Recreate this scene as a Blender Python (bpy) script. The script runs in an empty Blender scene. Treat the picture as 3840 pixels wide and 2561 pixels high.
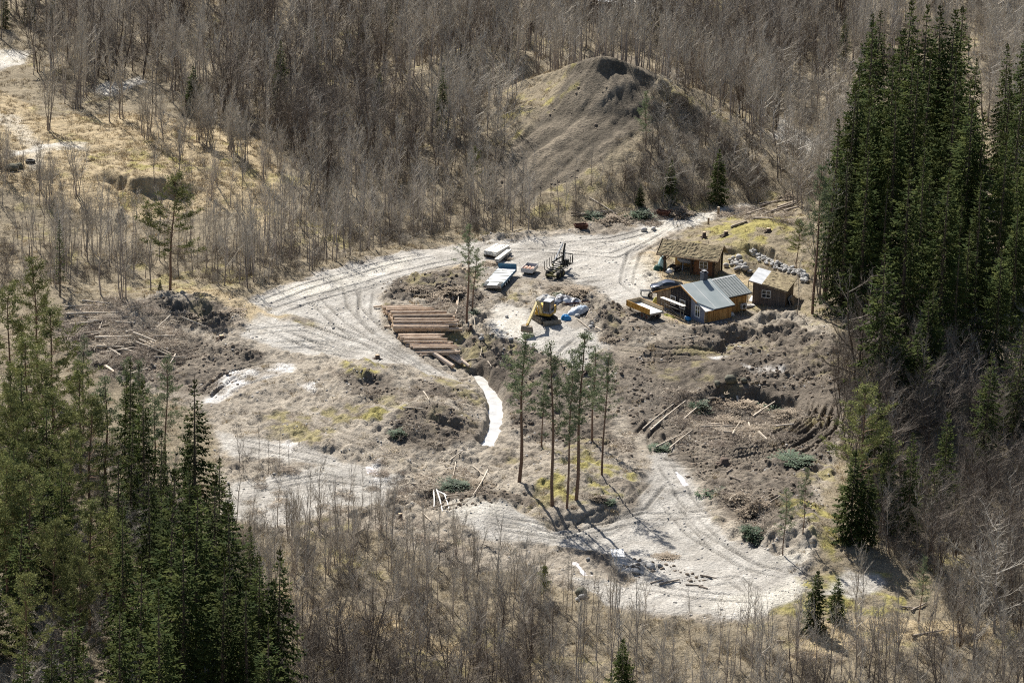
USE_DENOISE = False
import bpy, bmesh, math, random, time
import numpy as np
from mathutils import Vector, Matrix
T0 = time.time()
R = math.radians
# ------------------------------------------------------------------ camera
CAM_H, CAM_Y, PITCH, ROLL, FPX = 166.5, -512.0, R(18.0), R(2.0), 3889.0
CAM = np.array([0.0, CAM_Y, CAM_H])
_R = np.array([1.0, 0, 0])
_U = np.array([0, math.sin(PITCH), math.cos(PITCH)])
_F = np.array([0, math.cos(PITCH), -math.sin(PITCH)])
RGT = math.cos(ROLL) * _R + math.sin(ROLL) * _U
UPV = -math.sin(ROLL) * _R + math.cos(ROLL) * _U
def ray(px, py):
    u = (px / 3.75 - 512) / FPX
    v = (341.4 - py / 3.75) / FPX
    d = _F + u * RGT + v * UPV
    return d / np.linalg.norm(d)
def proj(p):
    q = np.asarray(p, float) - CAM
    f = q @ _F
    return ((q @ RGT / f * FPX + 512) * 3.75, (341.4 - q @ UPV / f * FPX) * 3.75, f)
def on_plane(px, py, z):
    d = ray(px, py)
    return CAM + d * ((z - CAM_H) / d[2])
# ------------------------------------------------------------------ noise
def _hash(xi, yi, seed):
    n = xi * 374761393 + yi * 668265263 + seed * 1442695041
    n = (n ^ (n >> 13)) * 1274126177
    n = n & 0x7fffffff
    n = n ^ (n >> 16)
    return (n & 0xffff) / 65535.0
def vnoise(x, y, seed=0):
    xf = np.floor(x); yf = np.floor(y)
    xi = xf.astype(np.int64); yi = yf.astype(np.int64)
    fx = x - xf; fy = y - yf
    fx = fx * fx * (3 - 2 * fx); fy = fy * fy * (3 - 2 * fy)
    a = _hash(xi, yi, seed); b = _hash(xi + 1, yi, seed)
    c = _hash(xi, yi + 1, seed); d = _hash(xi + 1, yi + 1, seed)
    return (a * (1 - fx) + b * fx) * (1 - fy) + (c * (1 - fx) + d * fx) * fy
def fbm(x, y, scale, octs=4, seed=0, gain=.5):
    s = 0; a = 1; t = 0
    for k in range(octs):
        th = .6 * k
        xr = x * math.cos(th) - y * math.sin(th); yr = x * math.sin(th) + y * math.cos(th)
        s = s + a * vnoise(xr / scale + 17.3 * k, yr / scale - 9.1 * k, seed + k)
        t += a; a *= gain; scale *= .5
    return s / t - .5
def sst(a, b, x):
    t = np.clip((x - a) / (b - a), 0, 1)
    return t * t * (3 - 2 * t)
def poly_sd(X, Y, poly):
    """signed distance to a polygon, positive inside"""
    P = np.asarray(poly, float); n = len(P)
    d2 = np.full(X.shape, 1e18); ins = np.zeros(X.shape, bool)
    for i in range(n):
        ax, ay = P[i]; bx, by = P[(i + 1) % n]
        ex, ey = bx - ax, by - ay
        wx, wy = X - ax, Y - ay
        t = np.clip((wx * ex + wy * ey) / max(ex * ex + ey * ey, 1e-9), 0, 1)
        d2 = np.minimum(d2, (wx - ex * t) ** 2 + (wy - ey * t) ** 2)
        c = (ay > Y) != (by > Y)
        with np.errstate(divide='ignore', invalid='ignore'):
            xi = ax + (Y - ay) / (by - ay if by != ay else 1e-12) * ex
        ins ^= c & (X < xi)
    d = np.sqrt(d2)
    return np.where(ins, d, -d)
def line_d(X, Y, pts):
    """distance to a polyline, and the parameter (segment + t)"""
    P = np.asarray(pts, float)
    d2 = np.full(X.shape, 1e18); par = np.zeros(X.shape)
    for i in range(len(P) - 1):
        ax, ay = P[i][:2]; bx, by = P[i + 1][:2]
        ex, ey = bx - ax, by - ay
        wx, wy = X - ax, Y - ay
        t = np.clip((wx * ex + wy * ey) / max(ex * ex + ey * ey, 1e-9), 0, 1)
        q = (wx - ex * t) ** 2 + (wy - ey * t) ** 2
        m = q < d2
        d2 = np.where(m, q, d2); par = np.where(m, i + t, par)
    return np.sqrt(d2), par
# ------------------------------------------------------------------ scene, world, sun, camera
scn = bpy.context.scene
COL = scn.collection
for blk in (bpy.data.objects, bpy.data.meshes):
    for b in list(blk): blk.remove(b)
rng = np.random.default_rng(7)
random.seed(11)
SUN_AZ, SUN_EL = R(26.0), R(45.0)         # sun stands behind the scene, to the left
SUND = np.array([-math.sin(SUN_AZ) * math.cos(SUN_EL), math.cos(SUN_AZ) * math.cos(SUN_EL), math.sin(SUN_EL)])
w = bpy.data.worlds.new("World"); scn.world = w; w.use_nodes = True
nt = w.node_tree
sky = nt.nodes.new('ShaderNodeTexSky'); sky.sky_type = 'NISHITA'; sky.sun_disc = False
sky.sun_elevation = SUN_EL; sky.sun_rotation = -SUN_AZ; sky.altitude = 200; sky.dust_density = 1.5
nt.links.new(sky.outputs[0], nt.nodes['Background'].inputs[0])
nt.nodes['Background'].inputs[1].default_value = 0.058
sl = bpy.data.lights.new('sun', 'SUN'); sl.energy = 5.0; sl.angle = R(0.5); sl.color = (1.0, 0.95, 0.87)
so = bpy.data.objects.new('sun', sl); COL.objects.link(so); so.location = (0, 0, 300)
so.rotation_euler = Vector(-SUND).to_track_quat('-Z', 'Y').to_euler()
cd = bpy.data.cameras.new('camera'); co = bpy.data.objects.new('camera', cd); COL.objects.link(co)
cd.sensor_width = 36; cd.lens = 36 * FPX / 1024; cd.clip_start = 1; cd.clip_end = 5000
M = Matrix.Identity(4)
for i in range(3):
    M[i][0] = RGT[i]; M[i][1] = UPV[i]; M[i][2] = -_F[i]; M[i][3] = CAM[i]
co.matrix_world = M
scn.camera = co
scn.view_settings.view_transform = 'Standard'; scn.view_settings.look = 'None'
scn.view_settings.exposure = 0.95; scn.view_settings.gamma = 1.0
scn.cycles.filter_width = 1.1; scn.cycles.max_bounces = 4; scn.cycles.diffuse_bounces = 2; scn.cycles.glossy_bounces = 2
scn.cycles.transmission_bounces = 2; scn.cycles.transparent_max_bounces = 4
scn.cycles.caustics_reflective = False; scn.cycles.caustics_refractive = False
scn.cycles.use_denoising = USE_DENOISE
# ------------------------------------------------------------------ terrain: macro shape from surveyed points (pixel, height)
CTRL = [
 (950,1140,-.3),(1200,1050,0),(1500,970,0),(1900,930,0),(2200,900,0),(2500,830,0),(2800,770,.3),(1300,1150,-.5),(1500,1080,-.3),
 (1900,1080,0),(2150,1100,0),(2400,1000,0),(2400,1150,0),(2600,1230,-.3),(2800,1190,-.2),(2950,1170,0),(1750,1200,-.5),(1900,1240,-.5),
 (2050,1300,-.6),(2200,1290,-.6),(2400,1250,-.6),(1780,1330,-2.8),(1850,1420,-3.6),(1880,1550,-4.0),(1830,1640,-4.2),(2000,1430,-2.6),
 (2100,1400,-1.8),(2300,1400,-1.8),(2500,1400,-2.4),(2700,1350,-2.2),(2900,1290,-1.6),(3050,1300,-1.2),(2300,1600,-4),(2600,1600,-4),
 (2900,1600,-3.8),(3100,1500,-3),(1450,1150,-.6),(1600,1300,-1.6),(1450,1280,-1.4),(1000,1250,-1.3),(700,1200,-1.3),(500,1150,-1),
 (300,1200,-1.3),(1000,1400,-2.6),(1200,1350,-2.2),(800,1400,-2.8),(1400,1450,-1.9),(1600,1450,-2.2),(1400,1620,-3.3),(1000,1600,-3.6),
 (1700,1620,-3.6),(1750,1650,-4),(1300,1760,-4.4),(1000,1800,-4.8),(1600,1800,-4.6),(2000,1780,-3.8),(2150,1800,-3.2),(2300,1780,-3.6),
 (2400,1850,-4.6),(1700,1850,-4.6),(1800,1950,-4.6),(2100,1980,-5.2),(2500,1900,-5.2),(2700,2050,-5.4),(2600,2200,-5.8),(2300,2150,-6),
 (2000,2120,-5.8),(3000,2180,-5.4),(2800,1800,-4.4),(3000,1850,-4),(3100,1950,-3.6),(3200,1250,0),(3400,1250,0),(3700,1400,-1.5),(3300,1700,-4.2),(3450,1950,-6.8),(3400,1450,-.8),
 (3600,1900,-6.5),(3800,2100,-7.5),(3100,2250,-5.6),(3300,2300,-6.6),(3600,2350,-7.6),(1000,2400,-7),(1500,2400,-7),(2000,2400,-7),(2500,2500,-7.5),
 (3000,2550,-7.5),(3500,2550,-7),(200,2400,-7),(600,2300,-6.8),(300,2000,-5.5),(100,1700,-3.8),(500,1800,-4.8),(700,1650,-4.2),(500,3000,-9),
 (1900,3000,-10),(3300,3000,-9),(100,1100,-1),(300,1000,-1.5),(700,1000,-1.5),(1100,950,-1.5),(1500,850,-1.5),(1800,800,-1),(100,700,2.2),
 (300,620,2.5),(600,600,2.5),(900,650,2),(1000,500,2),(500,480,2.5),(100,450,3),(100,250,3),(200,800,0),(500,800,0),(800,800,0),(1300,600,1),
 (1300,400,2),(700,200,3),(1300,100,3),(1900,0,3),(2500,0,2),(3000,300,1),(3000,520,.5),(3000,700,.3),(3400,200,2),(3700,600,1),(3700,0,3),
 (3300,700,.5),(2850,850,2.9),(2960,890,2.7),(2700,880,1.0),(2600,960,.1),(2750,1010,.1),(2900,1010,.3),(1900,-400,9),(400,-400,9),(3400,-400,9),(2400,700,0.5),(2100,760,0)]
CW = np.array([on_plane(*c) for c in CTRL])
def _tps_fit(P, z, lam=.02):
    n = len(P); S = 50.0
    Q = P / S
    d2 = ((Q[:, None] - Q[None]) ** 2).sum(-1)
    K = np.where(d2 > 0, .5 * d2 * np.log(np.maximum(d2, 1e-12)), 0) + lam * np.eye(n) * .02
    A = np.zeros((n + 3, n + 3)); A[:n, :n] = K
    A[:n, n] = 1; A[:n, n + 1:] = Q; A[n, :n] = 1; A[n + 1:, :n] = Q.T
    return Q, np.linalg.solve(A, np.concatenate([z, np.zeros(3)])), S
_Q, _C, _S = _tps_fit(CW[:, :2], CW[:, 2])
def tps(x, y):
    x = np.clip(x, -130, 130) / _S; y = np.clip(y, -160, 290) / _S
    out = _C[-3] + _C[-2] * x + _C[-1] * y
    for (qx, qy), c in zip(_Q, _C[:-3]):
        d2 = (x - qx) ** 2 + (y - qy) ** 2
        out = out + c * .5 * d2 * np.log(np.maximum(d2, 1e-12))
    return out
RIDGES = [  # pixel + height along the crest, front slope, back slope
 ([(1760,430,1),(1930,370,5.5),(2100,285,11),(2200,225,15.5),(2270,198,17.5),(2350,205,17),(2450,270,14),(2640,420,9),(2850,620,2.5),(2910,690,0)], .49, .45, 1.1),
 ([(1420,360,2),(1560,270,6),(1700,190,8.5),(1800,165,9.5),(1950,190,8.5),(2120,235,4)], .38, .4, .2)]
RW = [(np.array([on_plane(*p) for p in r]), a, b, c) for r, a, b, c in RIDGES]
def smax(a, b, k=1.2):
    h = np.clip(.5 + .5 * (a - b) / k, 0, 1)
    return b * (1 - h) + a * h + k * h * (1 - h)
def macro(x, y):
    z = tps(x, y)
    for P, sf, sb, lip in RW:
        m = (x > P[:, 0].min() - 55) & (x < P[:, 0].max() + 55) & (y > P[:, 1].min() - 60) & (y < P[:, 1].max() + 110)
        xm, ym = x[m], y[m]
        yy = np.interp(xm, P[:, 0], P[:, 1]); front = sst(-1.0, 1.0, yy - ym)
        acc = np.zeros_like(xm); dmin = np.full(xm.shape, 1e9)
        for t in np.linspace(0, len(P) - 1, 34):
            i = min(int(t), len(P) - 2); q = P[i] + (P[i + 1] - P[i]) * (t - i)
            d = np.hypot(xm - q[0], ym - q[1]); dmin = np.minimum(dmin, d)
            fd = np.minimum(d, 13) * sf * 1.4 + np.maximum(d - 13, 0) * sf * .75
            fr = sst(-.9, -.3, (q[1] - ym) / (d + .5)); acc += np.exp((q[2] - d * sb * (1 - fr) - fd * fr) / .45)
        h = .45 * np.log(acc + 1e-12) - .7
        h = h - front * lip * sst(.4, 2.0, dmin) * (1 - sst(9, 16, dmin)) * sst(5, 10, h)
        z[m] = smax(z[m], h)
    return z
# coarse macro grid for tracing pixels
gx0 = np.arange(-135, 136, 1.0); gy0 = np.arange(-170, 300, 1.0)
_X, _Y = np.meshgrid(gx0, gy0)
Z0 = macro(_X, _Y)
class Grid:
    def __init__(s, gx, gy, Z): s.gx, s.gy, s.Z = gx, gy, Z
    def __call__(s, x, y):
        x = np.asarray(x, float); y = np.asarray(y, float)
        i = np.clip(np.searchsorted(s.gx, x) - 1, 0, len(s.gx) - 2); j = np.clip(np.searchsorted(s.gy, y) - 1, 0, len(s.gy) - 2)
        fx = np.clip((x - s.gx[i]) / (s.gx[i + 1] - s.gx[i]), 0, 1); fy = np.clip((y - s.gy[j]) / (s.gy[j + 1] - s.gy[j]), 0, 1)
        Z = s.Z
        return (Z[j, i] * (1 - fx) + Z[j, i + 1] * fx) * (1 - fy) + (Z[j + 1, i] * (1 - fx) + Z[j + 1, i + 1] * fx) * fy
HZ = Grid(gx0, gy0, Z0)
def at(px, py, up=0.0):
    """world point where the sight line through a pixel first comes within `up` metres above the ground"""
    d = ray(px, py)
    t = np.arange(330, 900, .5)
    p = CAM[None] + d[None] * t[:, None]
    g = p[:, 2] - HZ(p[:, 0], p[:, 1]) - up
    k = np.argmax(g < 0)
    if not (g < 0).any(): k = len(t) - 1
    if k == 0: k = 1
    f = g[k - 1] / (g[k - 1] - g[k] + 1e-12)
    q = p[k - 1] + (p[k] - p[k - 1]) * f
    return np.array([q[0], q[1], q[2] - up])
def poly(pts): return np.array([at(*p)[:2] for p in pts])
def line(pts): return [at(*p)[:2] for p in pts]
# ------------------------------------------------------------------ surface regions
REG = {
 'gravel': [
  [(930,1140),(1100,1062),(1300,990),(1500,948),(1800,908),(2100,888),(2350,872),(2480,818),(2650,788),(2790,765),(2840,775),(2700,822),(2560,852),(2440,908),(2370,970),(2400,1050),(2450,1110),(2330,1160),(2250,1090),(2120,1040),(2000,1040),(1840,1075),(1790,1010),(1690,990),(1500,1040),(1420,1100),(1410,1200),(1480,1290),(1580,1350),(1740,1440),(1600,1400),(1400,1330),(1250,1250),(1150,1190),(1000,1175)],
  [(960,1180),(1250,1240),(1440,1330),(1560,1380),(1420,1370),(1240,1330),(1050,1320),(900,1260)],[(820,1620),(1000,1660),(1250,1720),(1300,1750),(1000,1740),(830,1680)],
  [(1880,1130),(2000,1170),(2130,1160),(2250,1250),(2270,1300),(2180,1400),(2060,1330),(1880,1280),(1830,1240)],
  [(1700,1925),(1850,1900),(2050,1960),(2300,1960),(2420,1850),(2440,1700),(2520,1690),(2560,1770),(2620,1900),(2750,2030),(3020,2120),(2990,2240),(2800,2320),(2500,2290),(2300,2230),(2400,2170),(2250,2060),(2000,2020),(1800,2010)],
  [(860,1800),(1300,1740),(1520,1790),(1420,1890),(1000,1980),(840,1920)],
  [(2120,2180),(2500,2200),(2700,2250),(2550,2320),(2250,2260)],
  [(2930,440),(3120,570),(3100,620),(2900,520)],[(350,340),(520,285),(560,300),(400,365)],[(2200,5),(2400,0),(2380,40),(2230,40)],[(-60,190),(115,200),(90,250),(-60,270)],[(3180,2140),(3330,2190),(3200,2250),(3080,2240)],[(300,540),(150,560),(40,590),(40,570),(160,540)]],
 'earth': [
  [(420,1130),(640,1090),(930,1130),(1300,980),(1800,900),(2480,800),(2830,770),(2560,870),(2480,980),(2520,1180),(2960,1160),(3120,1230),(3190,1500),(3150,1700),(3060,2000),(3060,2200),(2850,2330),(2450,2320),(2150,2230),(2000,2150),(1650,2120),(1450,1990),(1000,2010),(830,1900),(800,1600),(640,1480),(380,1430),(330,1250)],[(2140,840),(2300,830),(2480,780),(2400,860),(2150,890)]],
 'straw': [
  [(-80,300),(200,440),(500,420),(800,470),(1000,550),(1060,680),(980,900),(880,800),(600,770),(300,800),(-80,700)],
  [(640,1080),(800,1080),(960,1150),(1100,1180),(1000,1260),(860,1170),(700,1110)],
  [(2400,980),(2470,930),(2500,1020),(2700,1060),(2760,1010),(2900,1090),(2740,1050),(2560,1080),(2480,1060)],
  [(3040,2360),(3300,2310),(3700,2330),(3750,2400),(3300,2420),(3050,2480),(2950,2500)],
  [(2560,1150),(2620,1230),(2500,1200)],[(1700,1000),(1800,1020),(1750,1090),(1650,1060)],
  [(1040,2210),(1300,2270),(1700,2380),(2100,2560),(1900,2560),(1500,2420),(1050,2300)]],
 'moss': [
  [(2640,850),(2740,815),(2860,822),(2990,850),(3000,930),(2900,930),(2800,890),(2700,900)],
  [(1950,370),(2130,265),(2160,330),(2080,420),(2000,470)],
  [(1280,1370),(1420,1355),(1470,1400),(1360,1440),(1290,1430)],[(1330,1560),(1500,1530),(1560,1560),(1400,1620)],
  [(300,585),(520,550),(760,600),(700,650),(400,640)],[(640,470),(900,560),(960,640),(800,600)],[(1880,440),(2000,360),(2140,280),(2150,300),(2040,400),(1930,520)],[(210,640),(330,630),(330,670),(230,680)],[(440,650),(570,650),(500,740),(430,740)],
  [(2930,1880),(3100,1900),(3180,2010),(3130,2130),(3000,2020)],[(2020,1760),(2200,1720),(2400,1800),(2380,1900),(2150,1900),(2000,1840)],
  [(3030,1170),(3120,1150),(3100,1220),(2990,1230)],[(3640,1440),(3790,1470),(3830,1560),(3740,1530)],[(2830,2250),(3000,2170),(3330,2160),(3500,2260),(3300,2300),(3000,2320)],
  [(3480,2100),(3560,2130),(3600,2180),(3500,2150)],[(2950,960),(3040,960),(3060,1020),(2980,1010)]],
 'mud': [
  [(2440,1290),(2650,1245),(2950,1205),(3130,1290),(3170,1500),(3140,1660),(3040,1800),(3060,1980),(2850,2030),(2640,1860),(2560,1720),(2380,1620),(2300,1500),(2310,1350)],
  [(1750,1250),(1900,1265),(2050,1330),(2150,1410),(2290,1420),(2300,1700),(2000,1650),(1910,1600),(1880,1450),(1780,1390)],
  [(1480,1560),(1640,1540),(1790,1600),(1810,1680),(1500,1690)],[(1280,1400),(1400,1420),(1500,1440),(1480,1500),(1320,1490)],[(1560,1440),(1760,1480),(1700,1540),(1540,1500)],
  [(2220,1170),(2320,1160),(2420,1180),(2440,1260),(2280,1290)],[(540,1120),(840,1150),(860,1230),(560,1230)],[(240,1170),(640,1240),(1000,1330),(800,1480),(400,1420),(200,1250)],
  [(1440,1060),(1560,1030),(1760,1010),(1800,1130),(1720,1250),(1640,1140),(1440,1120)],[(2170,2060),(2350,2080),(2620,2160),(2640,2210),(2300,2160)],[(1600,1840),(1740,1810),(2000,1890),(1700,1920),(1560,1900)]],
 'scar': [[(2140,265),(2220,215),(2280,200),(2420,225),(2470,300),(2420,430),(2300,560),(2150,690),(1960,760),(1830,740),(1860,620),(1960,500),(2060,400)]],
 'dirt': [[(1800,985),(1900,1000),(1960,1050),(1880,1110),(1800,1080),(1780,1020)],[(1960,1010),(2060,1000),(2160,1050),(2060,1075),(1960,1050)],[(2290,1200),(2400,1190),(2560,1220),(2600,1280),(2400,1270)],[(2430,1090),(2470,1090),(2480,1140),(2420,1130)],[(2060,1130),(2260,1110),(2290,1180),(2150,1240),(2080,1190)]],
 'wet_glint': [[(770,1500),(860,1405),(1000,1370),(1110,1360),(1130,1385),(1020,1405),(900,1450),(820,1520)],[(1040,1675),(1120,1680),(1090,1705)],[(1370,1740),(1410,1735),(1450,1790),(1400,1800)],
  [(1130,1440),(1190,1430),(1180,1470)],[(2670,1345),(2720,1345),(2710,1362),(2670,1358)],[(2800,1395),(2930,1400),(2930,1412),(2800,1408)]],
 'pale': [[(2330,905),(2480,828),(2650,792),(2800,765),(2840,785),(2700,822),(2560,855),(2440,912)],[(320,528),(150,546),(20,570),(20,600),(160,574),(330,558)],[(-40,400),(60,430),(180,560),(140,640),(100,640),(120,570),(20,470),(-40,450)],[(-90,190),(60,190),(115,203),(95,238),(-90,265)],[(345,338),(520,283),(545,300),(400,362)],[(2220,5),(2400,0),(2390,30),(2250,35)],[(2950,470),(3110,570),(3090,605),(2920,520)],[(1660,1900),(1800,1885),(1900,1910),(1850,1950),(1700,1950)],[(1860,1160),(1960,1150),(1980,1230),(1900,1280),(1850,1230)],[(2940,2060),(3040,2080),(3040,2130),(2900,2120)],[(2700,2230),(3000,2180),(2990,2240),(2800,2310),(2600,2280)],[(2350,980),(2450,960),(2470,1080),(2350,1080)],[(950,1140),(1300,1010),(1550,960),(1500,1010),(1200,1110)]],
}
REGW = {k: [poly(p) for p in v] for k, v in REG.items()}
SCARPS = [([(2560,1290),(2700,1272),(2830,1228),(2920,1222),(3010,1245),(3110,1290)],1.1,1.0,5),([(2630,1500),(2700,1468),(2850,1462),(3000,1490),(3060,1560)],1.9,1.2,6),
 ([(2690,940),(2740,925),(2790,930)],.9,.6,3),([(2780,900),(2850,915),(2900,942),(2940,980)],2.3,.6,5),([(330,664),(420,655),(520,665),(640,680),(820,690)],2.8,1.4,22),([(60,650),(160,655),(260,640)],1.0,.8,5),([(150,560),(400,545),(600,575),(820,600)],.5,1,5),
 ([(1330,1428),(1400,1436),(1460,1452)],1.0,.7,5),([(1560,1600),(1640,1580),(1740,1600),(1780,1640)],1.3,1.0,6),([(1200,1610),(1260,1600),(1300,1615)],.8,.6,3),([(560,1150),(640,1130),(760,1146),(840,1170)],1.4,1,6),
 ([(2010,1885),(2120,1925),(2250,1925),(2370,1880)],.9,1,5),([(2180,2095),(2260,2120),(2500,2160)],.6,.8,5),([(2880,2420),(2960,2470),(3000,2540)],1.6,1,6),([(1850,1380),(1950,1420),(2000,1500)],.5,.8,4),
 ([(3440,2390),(3600,2380),(3720,2350)],.9,.9,5),([(2200,1420),(2300,1430),(2400,1410)],.5,.6,3)]
SCW = [(line(p), h, wd, run) for p, h, wd, run in SCARPS]
BUMPS = [(1560,1085,.9,4),(1690,1080,.8,3.5),(2330,1195,.7,3),(2160,1095,.5,2),(1380,1410,1.2,5),(1660,1570,1.1,5),(1450,1570,.7,4),(2700,1420,1.1,5),(2820,1330,1.0,4),(2760,1435,.8,2.2),(2950,1400,.9,5),
 (1790,1915,1.2,5),(2150,1840,.7,6),(700,1130,.8,5),(1250,1660,.6,3),(2430,2330,.8,6),(2900,1850,1.1,6),(3000,1990,1.2,5),(430,690,.9,2.2),(500,690,.9,2.2),(230,650,.7,2.5),(1720,1190,.5,3),(2660,1540,-1.6,5),(2850,1560,-1.2,4),(2000,1400,.6,5),(2768,985,1.3,2.4),(2870,965,.8,3)]
BW = [(at(a, b), h, r) for a, b, h, r in BUMPS]
CHANNEL = line([(1775,1375),(1805,1400),(1840,1450),(1862,1510),(1858,1570),(1848,1625),(1822,1660)])
TRK = [[(960,1150),(1150,1075),(1400,1000),(1700,940)],[(1000,1180),(1250,1100),(1500,1030),(1800,960)],[(1300,1040),(1330,1150),(1400,1230),(1550,1330),(1700,1430)],
 [(1150,1100),(1280,1220),(1450,1330),(1620,1420)],[(1380,1060),(1370,1180),(1450,1290)],[(2450,900),(2300,960),(2000,940),(1800,940)],[(2560,840),(2380,950),(2350,1060),(2450,1140)],[(2200,1260),(2120,1330),(2150,1420)],
 [(1750,1960),(2100,1985),(2400,1900),(2500,1780)],[(1800,1975),(2100,2005),(2420,1940),(2600,1930),(2760,1915)],[(2480,1850),(2600,2000),(2800,2120),(3000,2170)],[(2550,1900),(2700,2060),(2900,2170)],[(2450,1710),(2700,1720),(2950,1680),(3080,1600),(3110,1500)],
 [(2700,1685),(2900,1655),(3010,1590),(3050,1510)],[(2700,1710),(2950,1660),(3050,1580),(3085,1500)],[(760,1490),(860,1410),(1000,1372),(1120,1370)],[(780,1510),(900,1435),(1060,1390)],[(2300,2180),(2600,2230),(2900,2250)],
 [(1000,1300),(1200,1290),(1400,1330)],[(900,1250),(1150,1230),(1350,1300)],[(2350,1350),(2700,1355)],[(2000,930),(2300,900),(2480,850)],[(1850,1010),(2100,1060),(2300,1040)],[(860,1850),(1200,1790),(1500,1830)],[(2600,2190),(2750,2170),(2850,2230)],[(2480,1720),(2560,1850),(2620,1930)],[(1150,1560),(1280,1640),(1500,1700)]]
TRK += [[(2440,1730),(2700,1745),(2980,1700),(3110,1610),(3140,1500)],[(2600,1650),(2850,1640),(2980,1575),(3020,1480)],[(940,1200),(1150,1290),(1400,1350)],[(1000,1240),(1200,1300),(1380,1330)],[(1080,1180),(1250,1240),(1420,1300),(1600,1400)],[(830,1650),(1100,1700),(1350,1760)],[(2350,1180),(2500,1250),(2700,1290)],[(2250,1290),(2500,1330),(2800,1310)],[(2480,1560),(2400,1640),(2420,1720)]]
TW = [line(p) for p in TRK]
_dd = np.subtract(at(1750, 940)[:2], at(1050, 1170)[:2]); RDIR = math.atan2(_dd[1], _dd[0])
_dd = np.subtract(at(2400, 330)[:2], at(1950, 690)[:2]); SDIR = math.atan2(_dd[1], _dd[0])
# ------------------------------------------------------------------ fine grid
def axis(segs):
    out = []
    for a, b, st in segs: out += list(np.arange(a, b - 1e-6, st))
    out.append(segs[-1][1]); return np.array(out)
GX = axis([(-700,-140,40),(-140,-92,2),(-92,-62,.6),(-62,78,.2),(78,98,.6),(98,140,2),(140,700,40)])
GY = axis([(-500,-160,40),(-160,-110,2),(-110,66,.3),(66,130,.5),(130,225,1.0),(225,300,3),(300,1100,50)])
X, Y = np.meshgrid(GX, GY)
Z = macro(X + 4 * fbm(X, Y, 18, 2, 81) + 1.2 * fbm(X, Y, 4, 2, 85), Y + 4 * fbm(X, Y, 18, 2, 83) + 1.2 * fbm(X, Y, 4, 2, 87)); hillm = sst(.8, 3, Z - tps(X, Y))
print('macro', round(time.time() - T0, 1), X.shape)
wx = X + 3.0 * fbm(X, Y, 4, 4, 50, .65); wy = Y + 5.0 * fbm(X, Y, 5, 4, 60, .65)
def win(pts, pad):
    P = np.asarray(pts, float)[:, :2]
    i0 = max(0, np.searchsorted(GX, P[:, 0].min() - pad) - 1); i1 = np.searchsorted(GX, P[:, 0].max() + pad) + 1
    j0 = max(0, np.searchsorted(GY, P[:, 1].min() - pad) - 1); j1 = np.searchsorted(GY, P[:, 1].max() + pad) + 1
    return slice(j0, j1), slice(i0, i1)
MSK = {}
for k, ps in REGW.items():
    m = np.zeros_like(Z)
    for p in ps:
        s = win(p, 5)
        m[s] = np.maximum(m[s], sst(-.7, .7, poly_sd(wx[s], wy[s], p)))
    MSK[k] = m
print('masks', round(time.time() - T0, 1))
grav, straw, moss, mud, scar, wet_glint, pale, earth, dirt = [MSK[k] for k in ('gravel', 'straw', 'moss', 'mud', 'scar', 'wet_glint', 'pale', 'earth', 'dirt')]
near = ((X > -140) & (X < 140) & (Y > -170) & (Y < 300)).astype(float)
for pts, h, wd, run in SCW:
    s = win(pts, run + 4)
    x, y = wx[s], wy[s]
    d, par = line_d(x, y, pts)
    P = np.array(pts); o = np.argsort(P[:, 0])
    side = np.interp(x, P[o, 0], P[o, 1]) - y
    fade = sst(-.1, 1.1, par) * sst(-.1, 1.1, len(pts) - 1 - par) * ((.45 + 1.1 * np.clip(.5 + 1.6 * fbm(x, y, 4, 3, 91), 0, 1)) if h < 2 else 1.1)
    Z[s] -= .8 * h * fade * np.where(side > 0, sst(0, wd * 1.3, d) * (1 - sst(run * .2, run * 1.2, d)), 0)
for p, h, r in BW:
    Z += h * np.exp(-((X - p[0]) ** 2 + (Y - p[1]) ** 2) / (r * r))
soft = np.clip(mud, 0, 1) * (1 - scar) * (1 - .8 * grav)
rough = 1 - np.clip(grav + soft + scar, 0, 1)
n1 = fbm(X, Y, 9, 4, 1); n2 = fbm(X, Y, 2.2, 4, 5); n3 = fbm(X, Y, 1.0, 3, 9, .7)
lump = np.abs(fbm(X, Y, 3.2, 4, 13)) ; lump2 = np.abs(fbm(X, Y, 1.3, 2, 17))
n9 = fbm(X, Y, 16, 2, 97); u = X * math.cos(RDIR) + Y * math.sin(RDIR); v = -X * math.sin(RDIR) + Y * math.cos(RDIR)
stri = fbm(u / 7, v, .9, 2, 21); stri2 = fbm(u / 5 + v * .2, v, 1.8, 2, 23)
us = X * math.cos(SDIR) + Y * math.sin(SDIR); vs = -X * math.sin(SDIR) + Y * math.cos(SDIR)
sgul = fbm(us / 7 + .6 * vnoise(X / 4, Y / 4, 3), vs, 2.4, 3, 27) + .5 * fbm(us / 4, vs, .9, 2, 29)
er = earth * (1 - grav) * (1 - soft) * (.5 + np.clip(.5 + 2.5 * n9, 0, 1))
Zd = er * (.7 * n2 + .75 * n3 + .6 * lump + .45 * stri) + rough * (1 + .45 * hillm) * (1.3 * n1 + .6 * n2 + .45 * n3) + soft * (1.2 * n1 + 1.2 * n2 + 1.0 * lump + 1.15 * n3 + .5 * lump2 + .5 * stri) * (.55 + .9 * np.clip(.5 + 2 * n9, 0, 1)) + grav * (.5 * n1 + .12 * n2 + .16 * stri + .16 * stri2 + .1 * n3) + scar * (.8 * sgul + .2 * n2 + .5 * n3)
tm = np.zeros_like(Z)
for pts in TW:
    s = win(pts, 4); d, par = line_d(X[s] + .5 * n1[s], Y[s] + .5 * n1[s], pts); tm[s] = np.maximum(tm[s], 1 - sst(1.3, 2.6, d))
Z += Zd * near * (1 - .72 * tm * np.clip(mud + earth, 0, 1))
chd, chp = line_d(X + .8 * n2, Y + 1.0 * n1, CHANNEL)
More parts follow.
